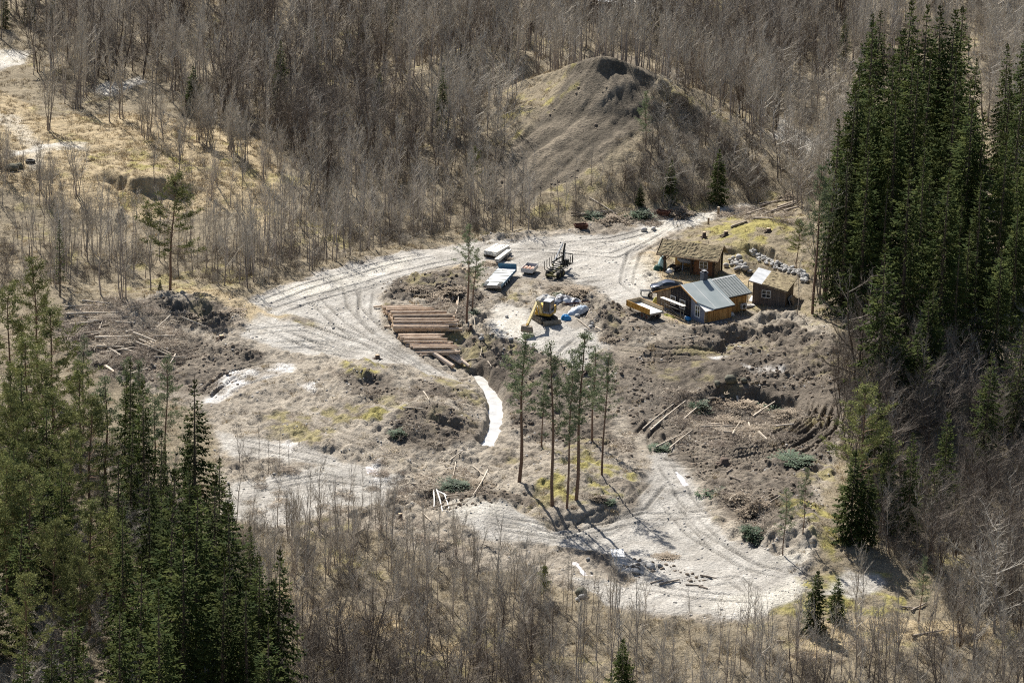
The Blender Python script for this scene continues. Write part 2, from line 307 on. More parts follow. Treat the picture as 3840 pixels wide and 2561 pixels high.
CHW = .78 + .7 * fbm(X, Y, 3, 3, 71)
WATER_Z = float(np.mean([HZ(*p) for p in CHANNEL[2:]])) - .75
cmask = 1 - sst(CHW - .1, CHW + .7, chd)
bank = (1 - sst(2.2, 4.5, chd)) * sst(.3, 1.2, chd); Z = Z + bank * np.maximum(0, WATER_Z + .25 - Z)
Z = Z * (1 - cmask) + np.minimum(Z, WATER_Z - .18) * cmask
rut = np.zeros_like(Z)
for pts in TW:
    s = win(pts, 3)
    d, par = line_d(X[s] + .5 * n1[s], Y[s] + .5 * n1[s], pts)
    e = sst(0, .5, par) * sst(0, .5, len(pts) - 1 - par) * (.55 + .9 * np.clip(.5 + fbm(X[s], Y[s], 6, 2, 77), 0, 1))
    g = (np.exp(-((d - .95) / .2) ** 2)) * e
    b = (np.exp(-((d - .55) / .15) ** 2) + np.exp(-((d - 1.35) / .15) ** 2)) * e
    rut[s] = np.maximum(rut[s], g); mu = mud[s]; Z[s] += -(.2 + .3 * mu) * g + (.09 + .2 * mu) * b
HZ = Grid(GX, GY, Z)
PADS = []
def level(px, py, r, soft_w=1.2, z=None):
    """flatten the ground under a building or machine"""
    p = at(px, py); zz = p[2] if z is None else z
    s = win([p], r + soft_w + 1)
    d = np.hypot(X[s] - p[0], Y[s] - p[1])
    k = 1 - sst(r, r + soft_w, d)
    Z[s] = Z[s] * (1 - k) + zz * k
    return zz
# ------------------------------------------------------------------ ground colour (glints on the wet silt painted in)
def mix(a, b, m): return a * (1 - m[..., None]) + np.array(b)[None, None] * m[..., None] if not isinstance(b, np.ndarray) or b.ndim == 1 else a * (1 - m[..., None]) + b * m[..., None]
c1 = np.clip(.5 + 1.6 * fbm(X, Y, 5, 4, 31), 0, 1); c2 = np.clip(.5 + 1.8 * fbm(X, Y, 1.6, 3, 35), 0, 1); c3 = np.clip(.5 + 1.8 * fbm(X, Y, 14, 3, 39), 0, 1); c4 = rng.random(X.shape)
def two(a, b, m): return np.array(a)[None, None] * (1 - m[..., None]) + np.array(b)[None, None] * m[..., None]
Cc = two((.175, .145, .10), (.30, .25, .17), np.clip(.25 * c1 + .45 * c2 + .5 * (c3 - .2), 0, 1))
Cc = mix(Cc, two((.205, .175, .14), (.47, .42, .345), np.clip(.4 * c1 + .45 * c2 + .5 * (c3 - .3), 0, 1)), earth * .92)
Cc = mix(Cc, two((.13, .105, .08), (.24, .20, .155), c2), earth * sst(.50, .72, c1 * .55 + c2 * .3 + c3 * .2) * .75)
Cc = mix(Cc, two((.33, .26, .155), (.50, .40, .25), c2 * .6 + c1 * .4), straw * .85)
Cc = mix(Cc, two((.085, .07, .055), (.215, .18, .14), np.clip(c2 * .6 + c1 * .6 - .1, 0, 1)), mud * (.72 + .28 * sst(.2, .55, c1 * .4 + c3 * .6)))
Cc = mix(Cc, two((.08, .067, .05), (.21, .175, .13), np.clip(.45 + 2.0 * sgul + .9 * n2 + .5 * n3, 0, 1)), scar * .9)
Cc = mix(Cc, two((.17, .155, .04), (.33, .29, .085), c2), np.clip(moss * sst(.45, .72, c2 * .55 + c1 * .5), 0, 1) * .85)
mossn = sst(.62, .8, c1 * .5 + c3 * .5) * (1 - np.clip(grav + scar + .3 * mud, 0, 1)) * sst(.35, .7, c2) * .6
Cc = mix(Cc, two((.18, .16, .05), (.30, .26, .09), c2), mossn)
Cc = mix(Cc, two((.27, .255, .23), (.51, .485, .44), np.clip(.05 + .45 * c1 + .3 * c2 + .9 * stri + .35 * c3, 0, 1)), grav * (.72 + .28 * c2))
Cc = mix(Cc, two((.17, .145, .115), (.30, .26, .21), c2), dirt * .7)
Cc = mix(Cc, two((.50, .47, .40), (.68, .64, .56), c2), pale * (.3 + .55 * c1))
Cc = mix(Cc, two((.45, .42, .38), (.62, .60, .57), c2), wet_glint * sst(.2, .45, c2 * .5 + c1 * .5))  # wet silt made paler, its sun glints painted into the colour
Cc *= (1 - .42 * np.clip(rut, 0, 1) * (1 - wet_glint))[..., None] * (.86 + .28 * c4 * (1 - .6 * grav) + .08 * grav)[..., None]
Rr = np.clip(.95 - .1 * grav - .55 * wet_glint, .2, 1)
print('terrain', round(time.time() - T0, 1))
# ------------------------------------------------------------------ materials
MATS = {}
def mat(name, col, rough=.7, metal=0.0, var=.15, scale=3.0, spec=.3, bump=0.0, col2=None, rnd=0.0, trans=0.0, stretch=None, sharp=False):
    if name in MATS: return MATS[name]
    m = bpy.data.materials.new(name); m.use_nodes = True; MATS[name] = m
    n, l = m.node_tree.nodes, m.node_tree.links
    b = n['Principled BSDF']
    b.inputs['Roughness'].default_value = rough; b.inputs['Metallic'].default_value = metal
    b.inputs['Specular IOR Level'].default_value = spec
    tc = n.new('ShaderNodeTexCoord'); src = tc.outputs['Object']
    if stretch:
        mp = n.new('ShaderNodeMapping'); mp.inputs['Scale'].default_value = stretch; l.new(src, mp.inputs[0]); src = mp.outputs[0]
    nz = n.new('ShaderNodeTexNoise'); nz.inputs['Scale'].default_value = scale; nz.inputs['Detail'].default_value = 3
    l.new(src, nz.inputs['Vector'])
    rp = n.new('ShaderNodeValToRGB'); l.new(nz.outputs['Fac'], rp.inputs[0])
    c2 = col2 or tuple(min(1, c * (1 + var)) for c in col); c1 = col if col2 else tuple(c * (1 - var) for c in col)
    w = .06 if sharp else .18
    rp.color_ramp.elements[0].position = .5 - w; rp.color_ramp.elements[1].position = .5 + w
    rp.color_ramp.elements[0].color = (*c1, 1); rp.color_ramp.elements[1].color = (*c2, 1)
    out = rp.outputs[0]
    if rnd:
        oi = n.new('ShaderNodeObjectInfo'); mr = n.new('ShaderNodeMapRange'); l.new(oi.outputs['Random'], mr.inputs[0])
        mr.inputs[3].default_value = 1 - rnd; mr.inputs[4].default_value = 1 + rnd
        mx = n.new('ShaderNodeVectorMath'); mx.operation = 'SCALE'; l.new(out, mx.inputs[0]); l.new(mr.outputs[0], mx.inputs['Scale']); out = mx.outputs[0]
    l.new(out, b.inputs['Base Color'])
    if bump:
        bp = n.new('ShaderNodeBump'); bp.inputs['Strength'].default_value = bump; bp.inputs['Distance'].default_value = .1
        l.new(nz.outputs['Fac'], bp.inputs['Height']); l.new(bp.outputs[0], b.inputs['Normal'])
    if trans:
        t = n.new('ShaderNodeBsdfTranslucent'); l.new(out, t.inputs[0]); ms = n.new('ShaderNodeMixShader'); ms.inputs[0].default_value = trans
        l.new(b.outputs[0], ms.inputs[1]); l.new(t.outputs[0], ms.inputs[2]); l.new(ms.outputs[0], n['Material Output'].inputs[0])
    return m
def ground_mat():
    m = bpy.data.materials.new('earth'); m.use_nodes = True
    n, l = m.node_tree.nodes, m.node_tree.links; b = n['Principled BSDF']; b.inputs['Specular IOR Level'].default_value = .25
    a = n.new('ShaderNodeAttribute'); a.attribute_name = 'albedo'
    ge = n.new('ShaderNodeNewGeometry')
    n1 = n.new('ShaderNodeTexNoise'); n1.inputs['Scale'].default_value = 2.6; n1.inputs['Detail'].default_value = 5; n1.inputs['Roughness'].default_value = .7
    l.new(ge.outputs['Position'], n1.inputs['Vector'])
    mr = n.new('ShaderNodeMapRange'); mr.inputs[1].default_value = .3; mr.inputs[2].default_value = .7; mr.inputs[3].default_value = .66; mr.inputs[4].default_value = 1.3
    l.new(n1.outputs['Fac'], mr.inputs[0])
    mx = n.new('ShaderNodeVectorMath'); mx.operation = 'SCALE'; l.new(a.outputs['Color'], mx.inputs[0]); l.new(mr.outputs[0], mx.inputs['Scale'])
    l.new(mx.outputs[0], b.inputs['Base Color']); l.new(a.outputs['Alpha'], b.inputs['Roughness'])
    bp = n.new('ShaderNodeBump'); bp.inputs['Strength'].default_value = 1.0; bp.inputs['Distance'].default_value = .4
    l.new(n1.outputs['Fac'], bp.inputs['Height']); l.new(bp.outputs[0], b.inputs['Normal'])
    return m
def build_ground():
    ny, nx = X.shape
    me = bpy.data.meshes.new('ground')
    vv = np.stack([X, Y, Z], -1).reshape(-1, 3).astype(np.float32)
    idx = np.arange(nx * ny).reshape(ny, nx)
    f = np.stack([idx[:-1, :-1], idx[:-1, 1:], idx[1:, 1:], idx[1:, :-1]], -1).reshape(-1, 4).astype(np.int32)
    me.vertices.add(len(vv)); me.vertices.foreach_set('co', vv.ravel())
    me.loops.add(f.size); me.loops.foreach_set('vertex_index', f.ravel())
    me.polygons.add(len(f)); me.polygons.foreach_set('loop_start', np.arange(0, f.size, 4, dtype=np.int32))
    me.polygons.foreach_set('use_smooth', np.ones(len(f), bool))
    me.update(calc_edges=True)
    at_ = me.attributes.new('albedo', 'FLOAT_COLOR', 'POINT')
    at_.data.foreach_set('color', np.concatenate([np.clip(Cc, .01, .9), Rr[..., None]], -1).reshape(-1).astype(np.float32))
    me.materials.append(ground_mat())
    o = bpy.data.objects.new('ground', me); COL.objects.link(o); o['kind'] = 'structure'
    return o
# ------------------------------------------------------------------ level ground under buildings and machines (before anything is planted)
HOUSE_Z = level(2620, 1160, 7.5, 2.0)
BARN_Z = level(2590, 1000, 6.0, 2.0)
SHED_Z = level(2890, 1120, 4.2, 1.5)
for a, b, r in [(2500,1085,3),(2420,1188,3.5),(1876,1060,4),(1990,1022,2.5),(2075,1035,3.5),(2030,1210,3.8),(1860,975,4),(2270,55,3),(60,640,2),(112,612,1.5)]: level(a, b, r, 1.5)
# ------------------------------------------------------------------ mesh building
class MB:
    def __init__(s): s.v = []; s.f = []; s.m = []; s.n = 0
    def add(s, vs, fs, mi=0):
        s.v.extend(vs); s.f.extend([tuple(i + s.n for i in f) for f in fs]); s.m.extend([mi] * len(fs)); s.n += len(vs)
    def quad(s, a, b, c, d, mi=0): s.add([a, b, c, d], [(0, 1, 2, 3)], mi)
    def tube(s, pts, rad, k=5, mi=0, cap=False, cmi=None):
        pts = [np.asarray(p, float) for p in pts]; vs = []; fs = []
        for i, p in enumerate(pts):
            t = pts[min(i + 1, len(pts) - 1)] - pts[max(i - 1, 0)]
            t = t / (np.linalg.norm(t) + 1e-9)
            a = np.cross(t, (0, 0, 1.0) if abs(t[2]) < .9 else (1.0, 0, 0)); a /= np.linalg.norm(a) + 1e-9
            b = np.cross(t, a)
            for j in range(k):
                th = 2 * math.pi * j / k
                vs.append(p + rad[i] * (math.cos(th) * a + math.sin(th) * b))
        for i in range(len(pts) - 1):
            for j in range(k):
                fs.append((i * k + j, i * k + (j + 1) % k, (i + 1) * k + (j + 1) % k, (i + 1) * k + j))
        n0 = s.n; s.add(vs, fs, mi)
        if cap:
            L = (len(pts) - 1) * k
            s.f.append(tuple(n0 + j for j in range(k))[::-1]); s.f.append(tuple(n0 + L + j for j in range(k))); s.m.extend([mi if cmi is None else cmi] * 2)
    def twig(s, a, b, r, mi=0):
        """a thin tapering three-sided twig"""
        a = np.asarray(a, float); b = np.asarray(b, float); t = b - a
        u = np.cross(t, (.3, .2, .9)); u /= np.linalg.norm(u) + 1e-9; w_ = np.cross(t, u); w_ /= np.linalg.norm(w_) + 1e-9
        s.add([a + r * u, a + r * (-.5 * u + .87 * w_), a + r * (-.5 * u - .87 * w_), b], [(0, 1, 3), (1, 2, 3), (2, 0, 3)], mi)
    def box(s, lo, hi, mi=0, skip=()):
        x0, y0, z0 = lo; x1, y1, z1 = hi
        vs = [(x0, y0, z0), (x1, y0, z0), (x1, y1, z0), (x0, y1, z0), (x0, y0, z1), (x1, y0, z1), (x1, y1, z1), (x0, y1, z1)]
        s.add(vs, [(0, 3, 2, 1), (4, 5, 6, 7), (0, 1, 5, 4), (1, 2, 6, 5), (2, 3, 7, 6), (3, 0, 4, 7)], mi)
    def bar(s, a, b, wd, ht, mi=0, up=(0, 0, 1)):
        """a squared beam from a to b"""
        a = np.asarray(a, float); b = np.asarray(b, float); t = b - a; t = t / (np.linalg.norm(t) + 1e-9)
        if abs(np.dot(t, up)) > .97: up = (1, 0, 0)
        u = np.cross(t, up); u /= np.linalg.norm(u); n = np.cross(u, t)
        vs = [p + i * u * wd / 2 + j * n * ht / 2 for p in (a, b) for i, j in ((-1, -1), (1, -1), (1, 1), (-1, 1))]
        s.add(vs, [(3, 2, 1, 0), (4, 5, 6, 7), (0, 1, 5, 4), (1, 2, 6, 5), (2, 3, 7, 6), (3, 0, 4, 7)], mi)
    def prism(s, pts, axis, lo, hi, mi=0):
        """polygon (2-D) extruded along an axis: 0 -> pts are (y,z), 1 -> (x,z), 2 -> (x,y)"""
        def P(p, t): return (t, p[0], p[1]) if axis == 0 else (p[0], t, p[1]) if axis == 1 else (p[0], p[1], t)
        n = len(pts); vs = [P(p, lo) for p in pts] + [P(p, hi) for p in pts]
        s.add(vs, [tuple(range(n))[::-1], tuple(range(n, 2 * n))] + [(i, (i + 1) % n, n + (i + 1) % n, n + i) for i in range(n)], mi)
    def cyl(s, a, b, r, k=12, mi=0, cmi=None, r2=None): s.tube([a, b], [r, r if r2 is None else r2], k, mi, True, cmi)
    def mesh(s, name, mats, smooth=False):
        me = bpy.data.meshes.new(name)
        me.from_pydata([tuple(map(float, p)) for p in s.v], [], s.f)
        for m in (mats if isinstance(mats, (list, tuple)) else [mats]): me.materials.append(m)
        me.polygons.foreach_set('material_index', s.m)
        if smooth: me.polygons.foreach_set('use_smooth', [True] * len(s.f))
        me.update(); return me
    def build(s, name, mats, parent=None, smooth=False, loc=None, rz=0):
        o = bpy.data.objects.new(name, s.mesh(name, mats, smooth)); COL.objects.link(o)
        if parent: o.parent = parent
        if loc is not None: o.location = tuple(map(float, loc)); o.rotation_euler = (0, 0, rz)
        return o
def tag(o, label, cat, group=None, kind=None):
    o['label'] = label; o['category'] = cat
    if group: o['group'] = group
    if kind: o['kind'] = kind
    return o
def empty(name, loc, rz=0, sc=1.0):
    o = bpy.data.objects.new(name, None); COL.objects.link(o); o.location = tuple(map(float, loc)); o.rotation_euler = (0, 0, rz); o.scale = (sc,) * 3
    o.empty_display_size = .2
    return o
def link(name, me, parent=None, loc=None, rot=None):
    o = bpy.data.objects.new(name, me); COL.objects.link(o)
    if parent: o.parent = parent
    if loc is not None: o.location = tuple(map(float, loc))
    if rot is not None: o.rotation_euler = rot
    return o
# ------------------------------------------------------------------ plant materials
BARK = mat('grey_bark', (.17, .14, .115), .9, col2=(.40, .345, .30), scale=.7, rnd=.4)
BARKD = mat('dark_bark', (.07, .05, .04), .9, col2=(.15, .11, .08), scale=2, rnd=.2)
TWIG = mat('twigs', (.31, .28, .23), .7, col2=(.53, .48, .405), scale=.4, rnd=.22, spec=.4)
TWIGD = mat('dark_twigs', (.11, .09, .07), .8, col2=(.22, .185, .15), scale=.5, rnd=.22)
PBARK = mat('pine_bark', (.13, .08, .055), .9, col2=(.22, .14, .095), scale=3, rnd=.15)
SPR = mat('spruce_needles', (.022, .040, .012), .9, col2=(.072, .082, .020), scale=.5, rnd=.35, trans=.12, spec=.08)
SPRY = mat('spruce_needles_light', (.026, .045, .014), .9, col2=(.085, .10, .028), scale=.6, rnd=.25, trans=.25, spec=.08)
PIN = mat('pine_needles', (.10, .135, .075), .85, col2=(.20, .225, .125), scale=.9, rnd=.2, trans=.28, spec=.12)
PINY = mat('pine_needles_yellow', (.095, .11, .04), .85, col2=(.22, .225, .085), scale=.8, rnd=.25, trans=.2, spec=.12)
BRUSH = mat('brown_brush', (.17, .13, .09), .85, col2=(.30, .245, .18), scale=.8, rnd=.2)
DEADG = mat('dry_grass_blades', (.36, .28, .16), .85, col2=(.52, .42, .26), scale=1, rnd=.15)
def uvec(az, el): return np.array([math.cos(az) * math.cos(el), math.sin(az) * math.cos(el), math.sin(el)])
U = random.uniform
def bend_trunk(H, n, amp, lean=0.0):
    az = U(0, 6.28); p = np.array([0., 0, -.4]); pts = [p]; dx = uvec(U(0, 6.28), 0) * lean
    for i in range(1, n + 1):
        z = H * i / n
        pts.append(np.array([dx[0] * z + amp * math.sin(az + 2.5 * i / n * 3), dx[1] * z + amp * math.cos(az * 1.3 + 2.1 * i / n * 3), z]))
    return pts
def along(pts, t):
    k = t * (len(pts) - 1); i = min(int(k), len(pts) - 2); f = k - i
    return pts[i] * (1 - f) + pts[i + 1] * f
ELR = (44, 74)
def bare_variant(seed, H, stems=1, r0=.085, first=.3, spread=1.0, den=1.0, twig=1.0):
    random.seed(seed); tr = MB(); cr = MB()
    for s in range(stems):
        h = H * (1 if s == 0 else U(.6, 1.0)); lean = U(0, .05) if stems == 1 else U(.06, .2)
        T = bend_trunk(h, 6, .12 * h / 10, lean)
        if stems > 1:
            off = uvec(U(0, 6.28), 0) * U(.1, .5); T = [p + off * (1 if i else 1) for i, p in enumerate(T)]
        r = r0 * h / 12
        tr.tube(T, [r * (1 - .9 * i / 6) + .012 for i in range(7)], 5)
        nb = int((15 if stems == 1 else 9) * den)
        for b in range(nb):
            t = first + (1 - first) * (b + U(0, 1)) / nb
            p = along(T, min(t, .985)); az = U(0, 6.28); el = R(U(*ELR)) * (.85 + .2 * t)
            L = spread * h * (.10 + .16 * (1 - t)) * U(.7, 1.3) + .35
            d = uvec(az, el); d2 = uvec(az + U(-.4, .4), min(el + R(U(5, 25)), 1.45))
            q = p + d * L * .5; e = q + d2 * L * .5
            rb = .010 + .011 * L
            cr.tube([p, q, e], [rb, rb * .7, .006], 3)
            ns = max(3, int(3.2 * L * twig) + 1)
            for k in range(ns):
                tt = (k + U(.3, 1)) / ns; s0 = p + (q - p) * tt * 2 if tt < .5 else q + (e - q) * (tt * 2 - 1)
                dd = uvec(az + U(-1.1, 1.1), el + R(U(-22, 25))); l2 = (.35 + .42 * L * (1 - .5 * tt)) * U(.7, 1.2)
                m = s0 + dd * l2
                cr.twig(s0, m, .0135)
                for j in range(int(3 * twig)):
                    uu = U(.2, .95); s1 = s0 + (m - s0) * uu
                    cr.twig(s1, s1 + uvec(az + U(-1.8, 1.8), el + R(U(-35, 40))) * l2 * U(.35, .7), .0105)
    return tr, cr
def spruce_variant(seed, H, full=1.0, base=.06, gap=0.0, wid=.125):
    random.seed(seed); tr = MB(); cr = MB()
    T = bend_trunk(H, 6, .06); tr.tube(T, [.011 * H * (1 - .95 * i / 6) + .015 for i in range(7)], 6)
    z = H * base
    while z < H * .985:
        t = z / H; nb = 5 if t > .8 else 7
        a0 = U(0, 6.28)
        for b in range(nb):
            if random.random() < gap: continue
            az = a0 + b * 6.28 / nb + U(-.3, .3)
            L = (wid * H * (1 - t) ** .82 * (1 if t > .18 else .55 + 2.5 * t) + .12) * U(.62, 1.18)
            el0 = R(12 - 34 * (1 - t) ** .7 + U(-9, 9)) + (.5 if t > .93 else 0)
            p = along(T, t); d0 = uvec(az, el0); d1 = uvec(az, el0 - .28); d2 = uvec(az, el0 + .18)
            q = p + d0 * L * .35; r = q + d1 * L * .4; e = r + d2 * L * .25
            cr.twig(p, r, .02 + .006 * L, 1)
            n = max(2, int(L * 2.2 * full)); sd = np.array([-math.sin(az), math.cos(az), 0])
            for k in range(n):
                tt = .16 + .84 * (k + U(0, .9)) / n
                c = p + (q - p) * tt / .35 if tt < .35 else q + (r - q) * (tt - .35) / .4 if tt < .75 else r + (e - r) * (tt - .75) / .25
                wl = (.34 + .5 * (1 - abs(tt - .45))) * (.55 + .17 * min(L, 3.6)) * U(.75, 1.25) * min(1, .3 + .55 * L)
                fw = d0 * U(.25, .55)
                for sgn in (-1, 1):
                    o = (sd * sgn * U(.5, .9) + fw + np.array([0, 0, U(-.55, .02)])) * wl
                    wv = d0 * .15 * U(.8, 1.4) + np.array([0, 0, .055])
                    cr.quad(c - wv * .7, c + o * .5 - wv + np.array([0, 0, .02]), c + o, c + o * .45 + wv, 0)
                o = (np.array([0, 0, -1]) * U(.5, 1.1) + fw * .6 + sd * U(-.3, .3)) * wl * .8
                cr.quad(c - d0 * .08, c + o * .5 - d0 * .13, c + o, c + o * .5 + d0 * .13, 0)
            o = d2 * min(.4, .12 + .2 * L) + np.array([0, 0, .03]); cr.quad(e - o * .4 - sd * .03, e - sd * .1, e + o, e + sd * .1, 0)
        z += (.36 + .18 * (1 - t)) * (.75 + .35 * H / 28) * (1.0 if full > .7 else 1.5)
    top = along(T, 1.0); cr.twig(top - np.array([0, 0, .5]), top + np.array([0, 0, .5]), .04, 0)
    return tr, cr
def pine_variant(seed, H, crown=.5, wid=2.0, den=1.0, lean=.02):
    random.seed(seed); tr = MB(); cr = MB()
    T = bend_trunk(H, 7, .14, lean); tr.tube(T, [.0105 * H * (1 - .85 * i / 7) + .012 for i in range(8)], 6)
    nb = int(40 * den + 10)
    for b in range(nb):
        t = crown + (1 - crown) * ((b + U(0, 1)) / nb) ** .9
        s = (t - crown) / (1 - crown)
        p = along(T, min(t, .99)); az = U(0, 6.28); el = R(4 + 46 * s + U(-16, 16))
        L = wid * (.42 + .75 * math.sin(math.pi * min(1, .12 + .85 * s))) * (1 - .5 * s) * U(.4, 1.12)
        d = uvec(az, el); q = p + d * L * .6; e = q + uvec(az + U(-.3, .3), el + .35) * L * .4
        cr.tube([p, q, e], [.018 + .007 * L, .014, .007], 3, 1)
        for k in range(max(2, int(L * 3.0 * den + 1))):
            tt = U(.3, 1.05); c = p + (q - p) * tt / .6 if tt < .6 else q + (e - q) * (tt - .6) / .4
            c = c + np.array([U(-.22, .22), U(-.22, .22), U(-.05, .2)])
            for j in range(int(8 * den) + 2):
                o = uvec(U(0, 6.28), R(U(-20, 80))) * U(.24, .5); a = c + np.array([U(-.3, .3), U(-.3, .3), U(-.14, .16)])
                sd = np.cross(o, (U(-1, 1), U(-1, 1), U(-1, 1))); sd = sd / (np.linalg.norm(sd) + 1e-6) * U(.038, .066)
                cr.quad(a, a + o * .5 - sd, a + o, a + o * .5 + sd, 0)
    for k in range(int(7 * den)):       # dead lower snags
        t = U(.25, crown); p = along(T, t); cr.twig(p, p + uvec(U(0, 6.28), R(U(-15, 25))) * U(.4, 1.1), .014, 1)
    return tr, cr
def bush_variant(seed, h, w_, n, r=.012, sub=5):
    random.seed(seed); cr = MB()
    for i in range(n):
        a = U(0, 6.28); p = uvec(U(0, 6.28), 0) * U(0, .35 * w_) + np.array([0, 0, -.15]); L = h * U(.55, 1.1)
        d = uvec(a, R(U(48, 86))); q = p + d * L * .55; e = q + uvec(a, R(U(25, 75))) * L * .45
        cr.tube([p, q, e], [r * 1.5, r, r * .5], 3)
        for k in range(sub):
            t = U(.25, 1); s0 = p + (e - p) * t + (q - (p + e) / 2) * (1 - abs(2 * t - 1)); m = s0 + uvec(a + U(-1.6, 1.6), R(U(5, 75))) * L * U(.15, .4)
            cr.twig(s0, m, r * .8)
            for j in range(2): s1 = s0 + (m - s0) * U(.2, .9); cr.twig(s1, s1 + uvec(U(0, 6.28), R(U(0, 80))) * L * U(.07, .2), r * .7)
    return cr
VAR = {}
def var(kind, items, tmat, cmats):
    VAR[kind] = [(t.mesh(kind + '_trunk', tmat, True) if t else None, c.mesh(kind + '_crown', cmats)) for t, c in items]
var('bare', [bare_variant(100 + i, H, 1, .095, f, s * 1.15, d) for i, (H, f, s, d) in enumerate([(11, .3, 1, 1), (12, .35, .8, 1), (10, .25, 1.1, 1.1), (13, .4, .8, 1), (9, .2, 1.1, 1), (12, .3, .9, 1.2)])], BARK, [TWIG])
var('clump', [bare_variant(120 + i, H, n, .075, .3, 1, 1) for i, (H, n) in enumerate([(11, 5), (9, 6), (12, 4), (8, 7)])], BARK, [TWIG])
var('pole', [bare_variant(140 + i, 11, 1, .08, .42, .8, .75, .7) for i in range(5)], BARK, [TWIG])
ELR = (22, 58)
var('wide', [bare_variant(160 + i, H, 2, .13, .18, 1.9, 1.5, 1.0) for i, H in enumerate([10, 9, 11, 8])], BARK, [TWIG])
var('shade_toned', [bare_variant(170 + i, H, 2, .12, .15, 1.6, 1.5, 1.0) for i, H in enumerate([9, 11, 8])], BARKD, [TWIGD])  # bare trees with darkened bark and twigs, painting in shade of thickets
ELR = (44, 74)
var('spruce', [spruce_variant(200 + i, 28, 1.0, b, g, w_) for i, (b, g, w_) in enumerate([(.03, .2, .205), (.05, .3, .185), (.03, .24, .225), (.08, .38, .19), (.04, .26, .16), (.06, .42, .21), (.14, .3, .175)])], BARKD, [SPR, BARKD])
var('young_spruce', [spruce_variant(220 + i, 11, 1.25, .04, .08, w_) for i, w_ in enumerate([.30, .25, .33])], BARKD, [SPRY, BARKD])
var('thin_spruce', [spruce_variant(230 + i, 26, .7, .25, .38, .12) for i in range(2)], BARKD, [SPR, BARKD])
var('pine', [pine_variant(300 + i, 22, c, w_, d) for i, (c, w_, d) in enumerate([(.48, 3.8, 1.0), (.42, 3.5, .95), (.47, 4.0, 1.0), (.48, 3.3, .9)])], PBARK, [PIN, PBARK])
var('bushy_pine', [pine_variant(320 + i, 18, c, w_, 1.12) for i, (c, w_) in enumerate([(.28, 5.6), (.34, 5.0), (.24, 6.0), (.38, 5.4)])], PBARK, [PINY, PBARK])
var('thin_pine', [pine_variant(340 + i, 17, .32, 3.4, .95) for i in range(3)], PBARK, [PIN, PBARK])
var('young_pine', [pine_variant(350 + i, 5, .12, 1.5, .9) for i in range(2)], PBARK, [PINY, PBARK])
var('shrub', [(None, bush_variant(400 + i, 2.6, 2.4, 26)) for i in range(4)], BARK, [TWIG])
var('dark_shrub', [(None, bush_variant(410 + i, 3.2, 3.0, 34)) for i in range(3)], BARK, [TWIGD])
print('variants', round(time.time() - T0, 1))
def plant(kind, v, name, loc, h=1.0, rz=None, label='', cat='tree', group=None, lean=(0, 0)):
    """one tree: an Empty at its foot with a trunk and a crown"""
    tm, cm = VAR[kind][v % len(VAR[kind])]
    if tm is None:
        o = link(name, cm, None, loc, (lean[0], lean[1], U(0, 6.28) if rz is None else rz)); o.scale = (h,) * 3
    else:
        o = empty(name, loc, U(0, 6.28) if rz is None else rz, h); o.rotation_euler[0] = lean[0] or U(-.025, .025); o.rotation_euler[1] = lean[1] or U(-.025, .025)
        wd = U(.82, 1.22); o.scale = (h * wd, h * wd, h)
        link('trunk', tm, o); link('crown', cm, o)
    return tag(o, label, cat, group)
def scatter_nodes(name, meshes):
    c = bpy.data.collections.new(name + '_kinds')
    ng = bpy.data.node_groups.new(name, 'GeometryNodeTree')
    ng.interface.new_socket('Geometry', in_out='INPUT', socket_type='NodeSocketGeometry'); ng.interface.new_socket('Geometry', in_out='OUTPUT', socket_type='NodeSocketGeometry')
    n, l = ng.nodes, ng.links; gi = n.new('NodeGroupInput'); go = n.new('NodeGroupOutput')
    ci = n.new('GeometryNodeCollectionInfo'); ci.inputs['Collection'].default_value = c; ci.inputs['Separate Children'].default_value = True; ci.inputs['Reset Children'].default_value = True
    for i, me in enumerate(meshes):
        o = bpy.data.objects.new('%s_kind_%02d' % (name, i), me); c.objects.link(o)
    ip = n.new('GeometryNodeInstanceOnPoints'); ip.inputs['Pick Instance'].default_value = True
    def attr(nm, tp):
        a = n.new('GeometryNodeInputNamedAttribute'); a.data_type = tp; a.inputs['Name'].default_value = nm; return a.outputs['Attribute']
    l.new(gi.outputs[0], ip.inputs['Points']); l.new(ci.outputs[0], ip.inputs['Instance'])
    l.new(attr('pick', 'INT'), ip.inputs['Instance Index'])
    er = n.new('FunctionNodeEulerToRotation'); l.new(attr('turn', 'FLOAT_VECTOR'), er.inputs[0]); l.new(er.outputs[0], ip.inputs['Rotation'])
    l.new(attr('size', 'FLOAT'), ip.inputs['Scale']); l.new(ip.outputs[0], go.inputs[0])
    return ng
def stuff(name, meshes, P, turn, size, pick, label, cat):
    """many small or far members as one object, copied onto points"""
    me = bpy.data.meshes.new(name); me.vertices.add(len(P)); me.vertices.foreach_set('co', np.asarray(P, np.float32).ravel())
    a = me.attributes.new('turn', 'FLOAT_VECTOR', 'POINT'); a.data.foreach_set('vector', np.asarray(turn, np.float32).ravel())
    a = me.attributes.new('size', 'FLOAT', 'POINT'); a.data.foreach_set('value', np.asarray(size, np.float32))
    a = me.attributes.new('pick', 'INT', 'POINT'); a.data.foreach_set('value', np.asarray(pick, np.int32))
    o = bpy.data.objects.new(name, me); COL.objects.link(o)
    md = o.modifiers.new('copies', 'NODES'); md.node_group = scatter_nodes(name, meshes)
    return tag(o, label, cat, None, 'stuff')
